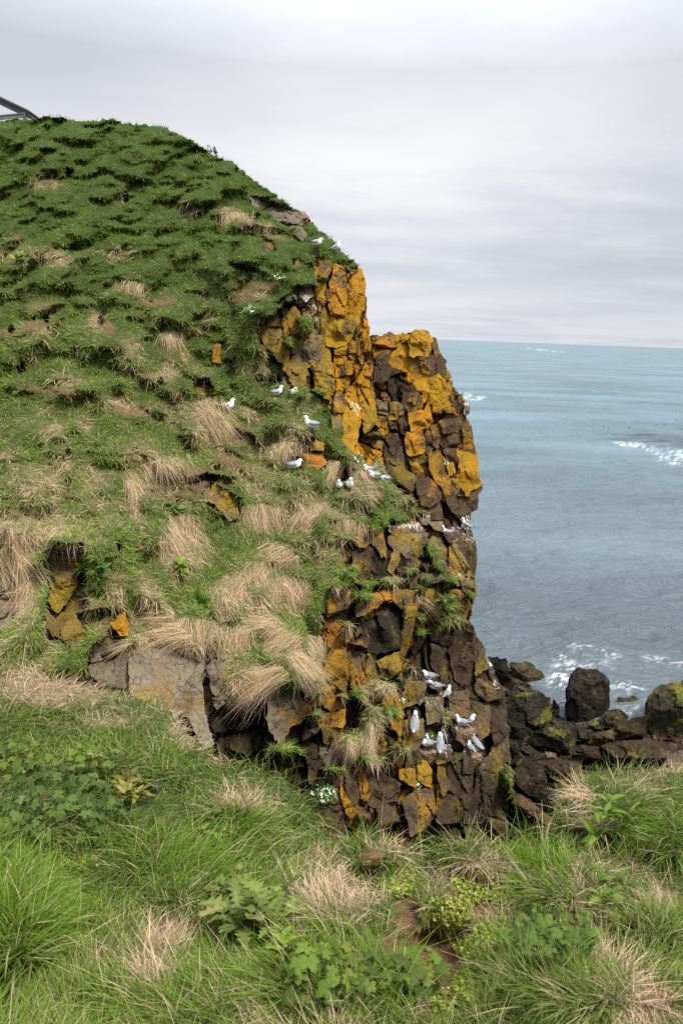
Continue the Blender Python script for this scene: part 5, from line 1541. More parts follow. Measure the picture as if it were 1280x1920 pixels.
def palm_leaf(base, nrm, size, rng):
    """a lobed buttercup leaf: five toothed fingers round the stalk, on a short stalk"""
    Vs, Fs, n = [], [], 0
    a0 = rng.uniform(0, 6.28)
    t1 = np.cross(nrm, [0.3, 0.9, 0.2]); t1 /= np.linalg.norm(t1)
    t2 = np.cross(nrm, t1)
    for q in range(5):
        a = a0 + (q - 2) * 1.05
        d = t1 * math.cos(a) + t2 * math.sin(a)
        sd = -t1 * math.sin(a) + t2 * math.cos(a)
        L_ = size * (1.0 - .12 * abs(q - 2)) * rng.uniform(.85, 1.1)
        prof = [(0, .05), (.3, .20), (.55, .34), (.62, .24), (.78, .26), (.84, .15), (1.0, .02)]
        pts = []
        for (x, w) in prof:
            z = nrm * (.10 * math.sin(x * 2.6) - .22 * x * x) * L_
            pts += [base + d * x * L_ + sd * w * L_ + z - nrm * w * .15 * L_, base + d * x * L_ + z + nrm * .02 * L_, base + d * x * L_ - sd * w * L_ + z - nrm * w * .15 * L_]
        k = len(prof)
        Vs.append(np.array(pts))
        for i in range(k - 1):
            b = n + 3 * i
            Fs += [(b, b + 1, b + 4, b + 3), (b + 1, b + 2, b + 5, b + 4)]
        n += 3 * k
    return np.concatenate(Vs), np.array(Fs)


def join(parts):
    V, F, Cc, n = [], [], [], 0
    for v, f, c in parts:
        V.append(v); F.append(f + n); Cc.append(np.tile(c, (len(v), 1)) if np.ndim(c) == 1 else c); n += len(v)
    return np.concatenate(V), np.concatenate(F), np.concatenate(Cc)


def stalk(a, b, r):
    d = b - a
    s = np.cross(d, [.3, .8, .5]); s = s / (np.linalg.norm(s) + 1e-9)
    q = np.cross(d, s); q /= np.linalg.norm(q) + 1e-9
    ring = [s, q, -s, -q]
    V = np.array([a + x * r for x in ring] + [b + x * r * .7 for x in ring])
    return V, np.array([(i, (i + 1) % 4, 4 + (i + 1) % 4, 4 + i) for i in range(4)])


PLANTS = [  # kind, field, u, v, spread px, leaves, size m, colour, label
    ('lobed', 'N', 110, 1530, 120, 120, .058, (.055, .125, .030), 'spreading dark green buttercup leaves beside the yellowing dock in the left foreground'),
    ('dock', 'N', 250, 1495, 66, 46, .125, (.16, .20, .045), 'yellowing dock rosette with broad folded leaves on the left foreground turf'),
    ('lobed', 'N', 40, 1450, 60, 40, .05, (.075, .15, .03), 'buttercup leaves at the left edge above the big buttercup spread'),
    ('toothed', 'N', 480, 1765, 85, 60, .19, (.12, .20, .05), 'large dandelion rosette with toothed leaves in the centre foreground'),
    ('lobed', 'N', 610, 1862, 60, 26, .055, (.075, .16, .03), 'buttercup leaves right below the large dandelion rosette'),
    ('lobed', 'N', 765, 1868, 50, 28, .055, (.07, .155, .03), 'small buttercup clump left of the bare soil with the stone'),
    ('toothed', 'N', 395, 1570, 75, 34, .09, (.09, .17, .03), 'low dandelion leaves in grass just above the large rosette'),
    ('lobed', 'N', 1030, 1790, 80, 60, .055, (.06, .135, .032), 'dark buttercup leaves right of the bare soil hollow'),
    ('dock', 'N', 1110, 1545, 58, 22, .12, (.085, .19, .02), 'bright dock leaves under the big right tussock'),
    ('toothed', 'N', 1135, 1690, 55, 30, .11, (.085, .18, .03), 'toothed leaves in the hollow below the middle right tussock'),
    ('lobed', 'N', 810, 1735, 30, 20, .045, (.10, .14, .05), 'greyish buttercup leaves on the soil bank amid chickweed'),
    ('lobed', 'N', 440, 1690, 50, 22, .05, (.10, .19, .05), 'pale buttercup leaves above the large dandelion rosette'),
    ('dock', 'N', 530, 1830, 30, 10, .11, (.12, .22, .03), 'upright dock leaves between dandelion rosette and buttercups'),
    ('lobed', 'N', 180, 1440, 50, 24, .05, (.085, .17, .035), 'small buttercup patch above the dock rosette'),
    ('dock', 'H', 324, 962, 22, 34, .24, (.07, .17, .02), 'dark leafy plant above the wide straw cascade'),
    ('dock', 'H', 338, 1075, 18, 26, .26, (.13, .24, .03), 'bright leafy plant at the foot of the wide straw cascade'),
    ('dock', 'H', 176, 1080, 24, 34, .24, (.06, .15, .02), 'dark leafy plant right of the tall yellow slab'),
    ('dock', 'H', 378, 1128, 18, 26, .26, (.075, .18, .02), 'leafy plant above the thick straw fringe'),
    ('oval', 'H', 36, 490, 10, 12, .26, (.16, .28, .04), 'tiny pale leafy plant high on the left slope'),
]
FLOWERS = [  # u, v, ru, rv, blossoms, label
    (606, 1487, 24, 18, 70, 'round cushion of white flowers on the brown rock beside the foreground grass'),
    (468, 580, 11, 9, 34, 'white flowers among grey rocks left of the grey columns'),
    (803, 1386, 9, 12, 26, 'upright white flower clump above a standing kittiwake'),
    (846, 1335, 12, 14, 36, 'white flowers below the right kittiwake nests'),
    (752, 1313, 7, 6, 14, 'little white flower clump on the olive ledge'),
    (779, 1474, 8, 8, 18, 'white flowers under the orange knob of the lower wall'),
    (836, 868, 5, 5, 10, 'white flowers on the far stack beside an orange patch'),
    (760, 1087, 8, 5, 14, 'white flowers on the ledge above the buttress'),
    (672, 858, 8, 8, 14, 'white flowers at the lower end of the pinnacle rib'),
    (524, 520, 12, 5, 16, 'white flowers in grass above the grey columns'),
    (801, 1314, 8, 10, 14, 'white flowers hanging beside the nest ledge'),
]
WHITE = plain_material('white_petals', (.80, .80, .76), .7, .2)


def build_plants():
    for i, (kind, fld, u, v, sp, cnt, size, col, lab) in enumerate(PLANTS):
        rng = np.random.default_rng(4000 + i)
        G = NG if fld == 'N' else HG
        c = G.pt(u, v)
        parts = []; stalks = []
        near = fld == 'N'
        for k in range(int(cnt * (1.9 if kind == 'lobed' else 1.5))):
            if kind == 'lobed':
                a, r = rng.uniform(0, 6.283), math.sqrt(rng.random()) * sp
                pu, pv = u + r * math.cos(a), v + r * .62 * math.sin(a)
                g = G.pt(pu, pv); nn = G.at(G.Nn, np.array([pu]), np.array([pv]))[0]
                h = rng.uniform(.02, .075)
                nrm = nn * .5 + np.array([0, 0, .6]) + rng.normal(0, .32, 3) + (CAM - g) / np.linalg.norm(CAM - g) * .25
                nrm /= np.linalg.norm(nrm)
                top = g + np.array([rng.normal(0, .02), rng.normal(0, .02), h]) + nn * .03
                V, F = palm_leaf(top, nrm, size * .60 * rng.uniform(.55, 1.25), rng)
                cc = np.array(col) * np.array([1.1, .80, .45]) * rng.uniform(.5, 1.3) * np.array([rng.uniform(.85, 1.2), 1, rng.uniform(.8, 1.2)])
                parts.append((V, F, cc))
                sv, sf = stalk(g - np.array([0, 0, .01]), top, .0015)
                stalks.append((sv, sf, np.array(col) * 1.2))
            else:
                # rosettes: two or three growing points in one plant
                m = 5 if near else 2
                j = k % m
                jr = np.random.default_rng(50 + i * 7 + j)
                pu, pv = u + jr.uniform(-.55, .55) * sp * (m > 1), v + jr.uniform(-.4, .4) * sp * (m > 1)
                g = G.pt(pu, pv); nn = G.at(G.Nn, np.array([pu]), np.array([pv]))[0]
                upn = nn * .6 + np.array([0, 0, .6]); upn /= np.linalg.norm(upn)
                a = k * 2.4 + rng.normal(0, .3)
                t1 = np.cross(upn, [.2, .9, .1]); t1 /= np.linalg.norm(t1); t2 = np.cross(upn, t1)
                el = rng.uniform(.15, 1.0)
                d = (t1 * math.cos(a) + t2 * math.sin(a)) * math.cos(el) + upn * math.sin(el)
                V, F = leaf_mesh(g + upn * (.05 if near else .06), d, upn, size * (.66 if near else .72) * rng.uniform(.5, 1.25), kind, rng, droop=rng.uniform(.3, .75), k=13 if kind == 'toothed' else 8)
                cc = np.array(col) * np.array([.95, .75, .6]) * rng.uniform(.55, 1.3)
                if near and rng.random() < .12: cc = cc * .65 + np.array([.26, .20, .08]) * .35
                cv = np.tile(cc, (len(V), 1)); cv[1::3] *= 1.25
                parts.append((V, F, cv))
        V, F, Cc = join(parts + stalks)
        root = thing({'lobed': 'buttercup_plant', 'dock': 'dock_plant', 'toothed': 'dandelion_plant', 'oval': 'leafy_plant'}[kind], lab, 'plant', Vector(c))
        mesh_np('leaves', V, F, LEAF, parent=root, origin=c, attrs={'col': Cc})
    for i, (u, v, ru, rv, cnt, lab) in enumerate(FLOWERS):
        rng = np.random.default_rng(5000 + i)
        stk = i == 6
        def P(a, b, lift):
            t = (float(STACK(np.array([a]), np.array([b]))[0]) - .85) if stk else HG.depth(a, b) - .12
            return unproj(a, b, t - lift)
        if not stk:
            tm = min(HG.depth(u + q, v + w) for q in (-4, 0, 4) for w in (-4, 0, 4))
        c = P(u, v, 0)
        mpp = 16 / FPX
        leaves, bl = [], []
        for k in range(cnt * 3):
            a, r = rng.uniform(0, 6.283), math.sqrt(rng.random())
            q = P(u + r * ru * math.cos(a), v + r * rv * math.sin(a), .35 * (1 - r * r) * ru * mpp * 2 + rng.uniform(0, .06))
            nrm = rng.normal(size=3) * .7 + np.array([0, -.6, .7]); nrm /= np.linalg.norm(nrm)
            V, F = leaf_mesh(q, np.cross(nrm, rng.normal(size=3)), nrm, .07, 'oval', rng, k=4)
            leaves.append((V, F, np.array([.08, .16, .03]) * rng.uniform(.6, 1.4)))
        for k in range(cnt):
            a, r = rng.uniform(0, 6.283), math.sqrt(rng.random())
            q = P(u + r * ru * math.cos(a), v + r * rv * math.sin(a), .35 * (1 - r * r) * ru * mpp * 2 + rng.uniform(.05, .12))
            s = rng.uniform(.008, .013)
            nrm = np.array([rng.normal(0, .4), -.6, .8]); nrm /= np.linalg.norm(nrm)
            t1 = np.cross(nrm, [1, .2, .1]); t1 /= np.linalg.norm(t1); t2 = np.cross(nrm, t1)
            for z in range(4):                # four petals
                d = t1 * math.cos(z * 1.571) + t2 * math.sin(z * 1.571); e = -t1 * math.sin(z * 1.571) + t2 * math.cos(z * 1.571)
                bl.append((np.array([q, q + d * s + e * s * .6 + nrm * s * .3, q + d * s * 1.7 + nrm * s * .2, q + d * s - e * s * .6 + nrm * s * .3]), np.array([(0, 1, 2, 3)]), np.ones(3)))
        root = thing('white_flower_clump', lab, 'flowers', Vector(c))
        V, F, Cc = join(leaves); mesh_np('leaves', V, F, LEAF, parent=root, origin=c, attrs={'col': Cc})
        V, F, Cc = join(bl); mesh_np('blossoms', V, F, WHITE, parent=root, origin=c)
    # chickweed: a mat of countless tiny leaves round the bare soil
    rng = np.random.default_rng(61)
    pr = []
    for (u, v, ru, rv, n) in ((745, 1665, 42, 24, 900), (840, 1722, 46, 32, 1000), (890, 1662, 46, 40, 1100), (890, 1785, 30, 20, 300), (935, 1765, 55, 30, 900), (880, 1865, 30, 34, 500), (960, 1700, 40, 30, 500), (150, 1625, 40, 16, 260), (1150, 1730, 30, 12, 200), (830, 1890, 30, 20, 200)):
        a = rng.uniform(0, 6.283, n); r = rng.random(n) ** .6
        pu, pv = u + ru * r * np.cos(a), v + rv * r * np.sin(a)
        g = NG.at(NG.P, pu, pv); nn = unit(NG.at(NG.Nn, pu, pv))
        g = g + nn * rng.uniform(.005, .035, n)[:, None]
        nrm = unit(nn + rng.normal(0, .45, (n, 3)))
        t1 = unit(np.cross(nrm, rng.normal(size=(n, 3)))); t2 = np.cross(nrm, t1)
        s = rng.uniform(.004, .010, n)[:, None]
        V = np.stack([g - t1 * s, g + t2 * s * .75 + nrm * s * .25, g + t1 * s * 1.1, g - t2 * s * .75 + nrm * s * .25], 1).reshape(-1, 3)
        F = np.arange(4 * n).reshape(n, 4)
        f = rng.random(n)[:, None]
        cc = np.array([.15, .24, .03]) * (1 - f) + np.array([.32, .33, .05]) * f
        cc = cc * rng.uniform(.7, 1.2, n)[:, None]
        pr.append((V, F, np.repeat(cc, 4, 0)))
    V, F, Cc = join(pr)
    o = mesh_np('ground_cover', V, F, LEAF, attrs={'col': Cc})
    tag(o, 'yellow green chickweed mat round the bare soil hollow', 'ground cover', kind='stuff')
    # the one stone on the path
    V, F, A = rock_mesh(PL('822,1862 838,1856 856,1862 858,1874 842,1882 824,1878'), lambda u, v: NEAR(u, v), 'R', .02, 0, 77, step=1.6, thick=.05, upright=True, hmax=.03)
    A['base'][:] = (.17, .09, .055); A['lich'][:, 3] = 0
    o = mesh_np('stone', V, F, ROCK, origin=V.mean(0), attrs=A)
    tag(o, 'small reddish stone lying on the bare soil in the foreground', 'stone')


build_plants()


# ------------------------------------------------------------------ birds
def tube(path, radii, flat=None, segs=12):
    """one continuous closed body: rings along a path in the x-z plane of the bird"""
    path = np.asarray(path, float); n = len(path)
    V = []
    for i in range(n):
        d = path[min(i + 1, n - 1)] - path[max(i - 1, 0)]
        d = d / (np.linalg.norm(d) + 1e-9)
        s = np.array([0, 1.0, 0]); q = np.cross(s, d)
        rx, rz = (radii[i] if np.ndim(radii[i]) else (radii[i], radii[i]))
        for k in range(segs):
            a = 2 * math.pi * k / segs
            V.append(path[i] + s * math.cos(a) * rx + q * math.sin(a) * rz)
    F = [(i * segs + k, i * segs + (k + 1) % segs, (i + 1) * segs + (k + 1) % segs, (i + 1) * segs + k) for i in range(n - 1) for k in range(segs)]
    a, b = len(V), len(V) + 1
    V += [path[0], path[-1]]
    for k in range(segs):
        F.append((a, (k + 1) % segs, k, k)); F.append((b, (n - 1) * segs + k, (n - 1) * segs + (k + 1) % segs, (n - 1) * segs + (k + 1) % segs))
    return np.array(V), [tuple(dict.fromkeys(f)) for f in F]


def smooth_path(ctrl, rad, m=22):
    t = np.linspace(0, len(ctrl) - 1, m)
    k = np.arange(len(ctrl))
    def cr(a):
        a = np.asarray(a, float); out = []
        for x in t:
            i = min(int(x), len(a) - 2); f = x - i
            p0, p1, p2, p3 = a[max(i - 1, 0)], a[i], a[i + 1], a[min(i + 2, len(a) - 1)]
            out.append(.5 * ((2 * p1) + (-p0 + p2) * f + (2 * p0 - 5 * p1 + 4 * p2 - p3) * f * f + (-p0 + 3 * p1 - 3 * p2 + p3) * f ** 3))
        return np.array(out)
    return cr(ctrl), np.clip(cr(rad), .002, 1)


def py_mesh(name, V, F, mat, cols=None, smooth=True):
    me = bpy.data.meshes.new(name)
    me.from_pydata([tuple(v) for v in V], [], F)
    me.polygons.foreach_set('use_smooth', np.full(len(F), smooth))
    if cols is not None:
        c = np.concatenate([np.asarray(cols, np.float32), np.ones((len(V), 1), np.float32)], 1)
        at = me.attributes.new('col', 'FLOAT_COLOR', 'POINT'); at.data.foreach_set('color', c.ravel())
    me.materials.append(mat)
    me.update()
    return me


m_, nt_, out_ = mat_new('plumage')
a_ = N(nt_, 'ShaderNodeAttribute', attribute_name='col'); b_ = N(nt_, 'ShaderNodeBsdfPrincipled', Roughness=.75)
L(nt_, a_.outputs['Color'], b_.inputs['Base Color']); L(nt_, b_.outputs[0], out_.inputs[0])
PLUME = m_
BILL_Y = plain_material('yellow_bill', (.55, .42, .08), .4); BILL_O = plain_material('orange_bill', (.62, .16, .03), .4)
BLACK = plain_material('black_parts', (.012, .012, .012), .35); LEGM = plain_material('dark_leg', (.04, .035, .03), .5); LEGO = plain_material('orange_leg', (.6, .18, .03), .5)
W_ = np.array([.82, .82, .80]); GR_ = np.array([.19, .21, .235]); BK_ = np.array([.018, .018, .02])


def wing_mesh(side, pts, col, tip, tipx, thick=.012):
    """a folded wing: a curved shell lying along the flank; pts = (x, y, z) upper edge / lower edge pairs"""
    up, lo = np.array(pts[0], float), np.array(pts[1], float)
    n = len(up)
    V, cc = [], []
    for off in (0, -thick):
        for i in range(n):
            for f in (0, .5, 1):
                p = up[i] * (1 - f) + lo[i] * f
                bulge = .022 * math.sin(math.pi * f)
                V.append([p[0], side * (p[1] + bulge + off), p[2]])
                cc.append(tip if p[0] < tipx else col)
    F = []
    m = n * 3
    for i in range(n - 1):
        for f in range(2):
            a = i * 3 + f
            F += [(a, a + 1, a + 4, a + 3), (m + a, m + a + 3, m + a + 4, m + a + 1)]
    for i in range(n - 1):
        F += [(i * 3, i * 3 + 3, m + i * 3 + 3, m + i * 3), (i * 3 + 2, m + i * 3 + 2, m + i * 3 + 5, i * 3 + 5)]
    return np.array(V), F, np.array(cc)


def bird_kit(pose):
    """meshes of one bird, facing +x, standing on z = 0, about 0.40 m from bill to tail"""
    kit = {}
    if pose == 'sit':
        ctrl = [(-.215, 0, .085), (-.15, 0, .080), (-.07, 0, .078), (.02, 0, .082), (.085, 0, .105), (.115, 0, .155), (.125, 0, .200), (.150, 0, .212), (.172, 0, .208)]
        rad = [(.022, .006), (.040, .030), (.068, .062), (.080, .076), (.068, .068), (.044, .044), (.037, .037), (.033, .033), (.012, .012)]
        up = [(-.225, .020, .098), (-.15, .045, .112), (-.06, .060, .128), (.03, .062, .135), (.075, .050, .125)]
        lo = [(-.225, .024, .086), (-.15, .060, .075), (-.06, .084, .062), (.03, .085, .066), (.075, .068, .095)]
        head = np.array([.150, 0, .212]); tipx = -.135; bill = (.176, .206)
    elif pose == 'rest':                    # curled on the nest, neck drawn in
        ctrl = [(-.20, 0, .080), (-.13, 0, .078), (-.05, 0, .080), (.03, 0, .085), (.085, 0, .105), (.105, 0, .135), (.120, 0, .158), (.145, 0, .166), (.165, 0, .160)]
        rad = [(.022, .006), (.042, .032), (.070, .064), (.082, .078), (.070, .070), (.050, .050), (.040, .040), (.034, .034), (.012, .012)]
        up = [(-.21, .020, .094), (-.14, .045, .108), (-.05, .060, .128), (.03, .062, .134), (.07, .052, .125)]
        lo = [(-.21, .024, .082), (-.14, .060, .072), (-.05, .086, .062), (.03, .087, .066), (.07, .070, .095)]
        head = np.array([.145, 0, .166]); tipx = -.125; bill = (.168, .158)
    elif pose == 'stand':
        ctrl = [(-.20, 0, .075), (-.13, 0, .100), (-.06, 0, .130), (.01, 0, .162), (.06, 0, .205), (.080, 0, .255), (.088, 0, .292), (.112, 0, .304), (.134, 0, .300)]
        rad = [(.020, .006), (.038, .028), (.062, .056), (.072, .068), (.062, .060), (.042, .042), (.036, .036), (.033, .033), (.012, .012)]
        up = [(-.225, .018, .082), (-.14, .042, .125), (-.06, .055, .178), (.015, .056, .215), (.05, .044, .220)]
        lo = [(-.225, .022, .070), (-.14, .055, .090), (-.06, .075, .112), (.015, .077, .140), (.05, .060, .185)]
        head = np.array([.112, 0, .304]); tipx = -.145; bill = (.138, .298)
    else:                                   # puffin, upright
        ctrl = [(-.085, 0, .055), (-.060, 0, .060), (-.025, 0, .075), (.005, 0, .110), (.015, 0, .150), (.018, 0, .185), (.022, 0, .212), (.038, 0, .222), (.052, 0, .216)]
        rad = [(.016, .006), (.034, .022), (.055, .050), (.060, .056), (.052, .050), (.040, .040), (.036, .036), (.033, .034), (.018, .022)]
        up = [(-.085, .018, .065), (-.06, .040, .095), (-.035, .050, .130), (-.015, .046, .160), (.0, .034, .175)]
        lo = [(-.085, .020, .055), (-.055, .048, .068), (-.015, .060, .085), (.015, .058, .120), (.015, .046, .160)]
        head = np.array([.038, 0, .222]); tipx = -9; bill = (.055, .214)
    p, r = smooth_path(ctrl, rad)
    V, F = tube(p, r)
    col = np.tile(W_, (len(V), 1))
    if pose == 'puffin':
        back = V[:, 0] - (V[:, 2] - .10) * .12 < -.012
        neck = (np.abs(V[:, 2] - .178) < .020)
        crown = (V[:, 2] > .228) | ((V[:, 0] < .012) & (V[:, 2] > .16))
        col[back | neck | crown] = BK_
        wc, tc = BK_, BK_
    else:
        back = (V[:, 2] > np.interp(V[:, 0], p[:, 0], p[:, 2]) + .02) & (V[:, 0] < .05) & (V[:, 0] > -.17)
        col[back] = GR_
        wc, tc = GR_, BK_
    kit['body'] = py_mesh('body', V, F, PLUME, col)
    for s, nm in ((1, 'wing_a'), (-1, 'wing_b')):
        kit[nm] = py_mesh('wing', *wing_mesh(s, (up, lo), wc, tc, tipx)[:2], PLUME, wing_mesh(s, (up, lo), wc, tc, tipx)[2])
    bx, bz = bill
    hgt, ln = (.019, .036) if pose == 'puffin' else (.0075, .036)
    prof = [(bx - .014, bz, hgt * .9), (bx, bz, hgt), (bx + ln * .6, bz - .003, hgt * .8), (bx + ln, bz - .010, hgt * .25)]
    Vb, Fb = tube([(x, 0, z) for x, z, _ in prof], [(h * (.4 if pose == 'puffin' else .75), h) for *_, h in prof], segs=8)
    kit['bill'] = py_mesh('bill', Vb, Fb, BILL_O if pose == 'puffin' else BILL_Y)
    for s, nm in ((1, 'eye_a'), (-1, 'eye_b')):
        c = head + np.array([.010, s * .0315, .006])
        Ve, Fe = tube([c + np.array([dx, 0, 0]) for dx in (-.006, -.003, 0, .003, .006)], [.001, .005, .006, .005, .001], segs=6)
        kit[nm] = py_mesh('eye', Ve, Fe, BLACK)
    if pose in ('stand', 'puffin'):
        for s, nm in ((1, 'leg_a'), (-1, 'leg_b')):
            x0, z0 = (-.02, .09) if pose == 'stand' else (-.01, .06)
            Vl, Fl = tube([(x0, s * .028, z0), (x0 + .004, s * .028, .05), (x0, s * .028, .010), (x0 + .02, s * .028, .004), (x0 + .045, s * .028, .002)], [.010, .0055, .005, (.012, .004), (.018, .002)], segs=8)
            kit[nm] = py_mesh('leg', Vl, Fl, LEGO if pose == 'puffin' else LEGM)
    return kit


def ov(u, v):
    """depth of whatever carries a bird at this place"""
    dg = bpy.context.evaluated_depsgraph_get()
    o = Vector(CAM); d = Vector(unproj(u, v, 1.0) - CAM).normalized()
    start = o.copy()
    for _ in range(12):
        ok, loc, nrm, idx, ob, mw = scene.ray_cast(dg, start, d)
        if not ok:
            return None
        if ob.name.startswith(('grass', 'straw', 'leaves', 'stems', 'blossoms', 'ground_cover')):
            start = loc + d * .002
            continue
        return np.array(loc)
    return None


# name, pose, u, v (where the feet or belly rest), heading (0 = right in the photo, 90 = away, 180 = left, 270 = toward us), scale, label, group
BIRDS = [
    ('puffin', 'puffin', 393, 288, 215, 1.0, 'puffin with its white breast turned to us on the skyline ridge'),
    ('puffin', 'puffin', 403, 291, 150, 1.0, 'black backed puffin right of its mate on the skyline ridge'),
    ('fulmar', 'rest', 592, 461, 5, 1.05, 'white gull sitting in grass just under the skyline above the pinnacle'),
    ('fulmar', 'stand', 629, 474, 10, .95, 'grey gull standing on the very edge against the sky'),
    ('fulmar', 'sit', 424, 769, 4, 1.12, 'fulmar sitting alone on turf facing right, above the pale straw sheet'),
    ('fulmar', 'sit', 517, 742, 20, 1.0, 'fulmar with upright white head at the burrow under the grey columns'),
    ('fulmar', 'rest', 549, 741, 300, .95, 'fulmar half hidden in grass with only its white head showing'),
    ('fulmar', 'sit', 586, 803, 178, 1.15, 'fulmar sitting on a grassy knob facing left'),
    ('fulmar', 'rest', 550, 879, 5, 1.1, 'fulmar resting in the mouth of a burrow beside a reddish rock'),
    ('fulmar', 'sit', 636, 915, 260, .85, 'left and smaller bird of the white pair under the straw curl'),
    ('fulmar', 'sit', 654, 915, 280, 1.05, 'right and plumper bird of the white pair under the straw curl'),
    ('kittiwake', 'rest', 703, 897, 200, 1.0, 'white bird lying on the lime covered ledge left of the flat ledge rock'),
    ('kittiwake', 'rest', 722, 903, 190, 1.0, 'lowest white bird on the lime covered ledge beside the flat ledge rock'),
    ('kittiwake', 'rest', 692, 885, 200, .9, 'topmost white bird above the lime covered ledge'),
    ('kittiwake', 'sit', 838, 1003, 172, 1.0, 'kittiwake sitting on the limed block below the far stack facing left'),
    ('kittiwake', 'stand', 873, 994, 165, 1.1, 'kittiwake standing on the dark outer corner of the far stack'),
    ('kittiwake', 'rest', 805, 1273, 178, 1.05, 'upper kittiwake of three at the nests, facing left'),
    ('kittiwake', 'rest', 800, 1284, 130, 1.0, 'kittiwake squeezed behind two others with its back to us'),
    ('kittiwake', 'rest', 816, 1292, 178, 1.1, 'kittiwake on the front nest, body pointing left'),
    ('kittiwake', 'sit', 837, 1306, 60, 1.0, 'kittiwake on the right nest turning its back'),
    ('kittiwake', 'sit', 922, 1252, 176, 1.0, 'lone kittiwake on top of the white streaked corner nest'),
    ('kittiwake', 'stand', 776, 1370, 80, 1.12, 'large kittiwake seen from behind on an olive ledge'),
    ('kittiwake', 'sit', 866, 1359, 172, 1.0, 'front kittiwake of the pair on the broad nest'),
    ('kittiwake', 'rest', 877, 1354, 10, 1.0, 'rear kittiwake of the pair on the broad nest, facing right'),
    ('kittiwake', 'rest', 801, 1399, 185, 1.0, 'kittiwake tucked left of a standing one above a white streak'),
    ('kittiwake', 'stand', 823, 1408, 85, 1.1, 'kittiwake standing with its tail over a long white streak'),
    ('kittiwake', 'stand', 891, 1403, 130, 1.05, 'kittiwake clinging upright right of the broad nest'),
    ('kittiwake', 'sit', 882, 1407, 110, .85, 'smaller kittiwake beside the one clinging upright'),
]
NESTS = [(815, 1298, 'straw nest under the front kittiwake of three'), (837, 1311, 'straw nest under the kittiwake turning its back'), (871, 1365, 'broad straw nest carrying a pair of kittiwakes'),
         (922, 1258, 'straw nest on the white streaked corner'), (802, 1405, 'straw nest left of the long white streak'), (888, 1413, 'straw nest under the two kittiwakes on the right')]


def build_birds():
    kits = {p: bird_kit(p) for p in ('sit', 'rest', 'stand', 'puffin')}
    bpy.context.view_layer.update()
    spots = [ov(b[2], b[3]) for b in BIRDS]
    nspots = [ov(n[0], n[1]) for n in NESTS]
    for (nm, pose, u, v, head, sc, lab), P in zip(BIRDS, spots):
        if P is None:
            P = HG.pt(u, v)
        # sit a little in front of the wall it was found against, so that the body clears the rock
        tow = (CAM - P) / np.linalg.norm(CAM - P)
        P = P + tow * (.12 if nm != 'puffin' else .05)
        root = thing(nm, lab, 'bird', Vector(P), {'puffin': 'puffins on the ridge', 'fulmar': 'fulmars on the grassy slope', 'kittiwake': 'kittiwakes on the lower ledges'}[nm], math.radians(head) + ROLL)
        root.scale = (sc, sc, sc)
        for k, me in kits[pose].items():
            c = bpy.data.objects.new(me.name.split('.')[0], me)
            C.objects.link(c)
            c.parent = root
    for i, ((u, v, lab), P) in enumerate(zip(NESTS, nspots)):
        rng = np.random.default_rng(7000 + i)
        P = P + (CAM - P) / np.linalg.norm(CAM - P) * .10
        n = 420
        a = rng.uniform(0, 6.283, n); z = rng.uniform(-.20, .03, n); r = (.17 + .05 * rng.random(n)) * (1 + z * 1.0)
        if 'broad' in lab: r = r * 1.35
        R = P + np.stack([np.cos(a) * r, np.sin(a) * r * .8, z], 1)
        D = unit(np.stack([-np.sin(a), np.cos(a), rng.normal(-.1, .25, n)], 1) + rng.normal(0, .25, (n, 3)))
        Bn = unit(np.stack([-np.cos(a), -np.sin(a), -.6 + 0 * a], 1))
        s = mixcol(np.tile(np.array([.22, .15, .09]), (n, 1)), np.tile(S_MID, (n, 1)), rng.random(n))
        o = blades('nest', R, D, Bn, rng.uniform(.10, .22, n), np.full(n, .008), s * .8, s, rng, 3, origin=P)
        tag(o, lab, 'nest', 'nests on the lower ledges')
        # the packed mud cup inside
        Vc, Fc = [], []
        for k, (rr, zz) in enumerate([(.05, -.24), (.13, -.20), (.165, -.06), (.16, .0), (.09, -.03), (.0, -.045)]):
            for q in range(14):
                t = q / 14 * 6.283
                w = 1 + .1 * math.sin(3 * t + k)
                Vc.append((rr * w * math.cos(t) * (1.3 if 'broad' in lab else 1), rr * w * math.sin(t) * .8, zz))
        Fc = [(k * 14 + q, k * 14 + (q + 1) % 14, k * 14 + 14 + (q + 1) % 14, k * 14 + 14 + q) for k in range(5) for q in range(14)]
        me = py_mesh('cup', Vc, Fc, NESTM)
        c = bpy.data.objects.new('cup', me); C.objects.link(c); c.parent = o


NESTM = plain_material('nest_mud', (.16, .115, .075), .95, .1, .4, 40)
build_birds()

# birds resting far out on the water: a dark body and head each
SEA_BIRDS = [(1080, 687), (1143, 788), (1197, 802), (1227, 805), (1227, 800), (1178, 804), (1110, 803), (1140, 804), (1205, 804), (1267, 788), (1275, 789), (1270, 804), (1130, 801), (1245, 797), (1276, 806), (1158, 804)]
TINY_LAB = ['lone dark bird far out on the open sea', 'dark bird floating apart to the left above the floating flock', 'largest dark bird at the upper edge of the dark reef water']


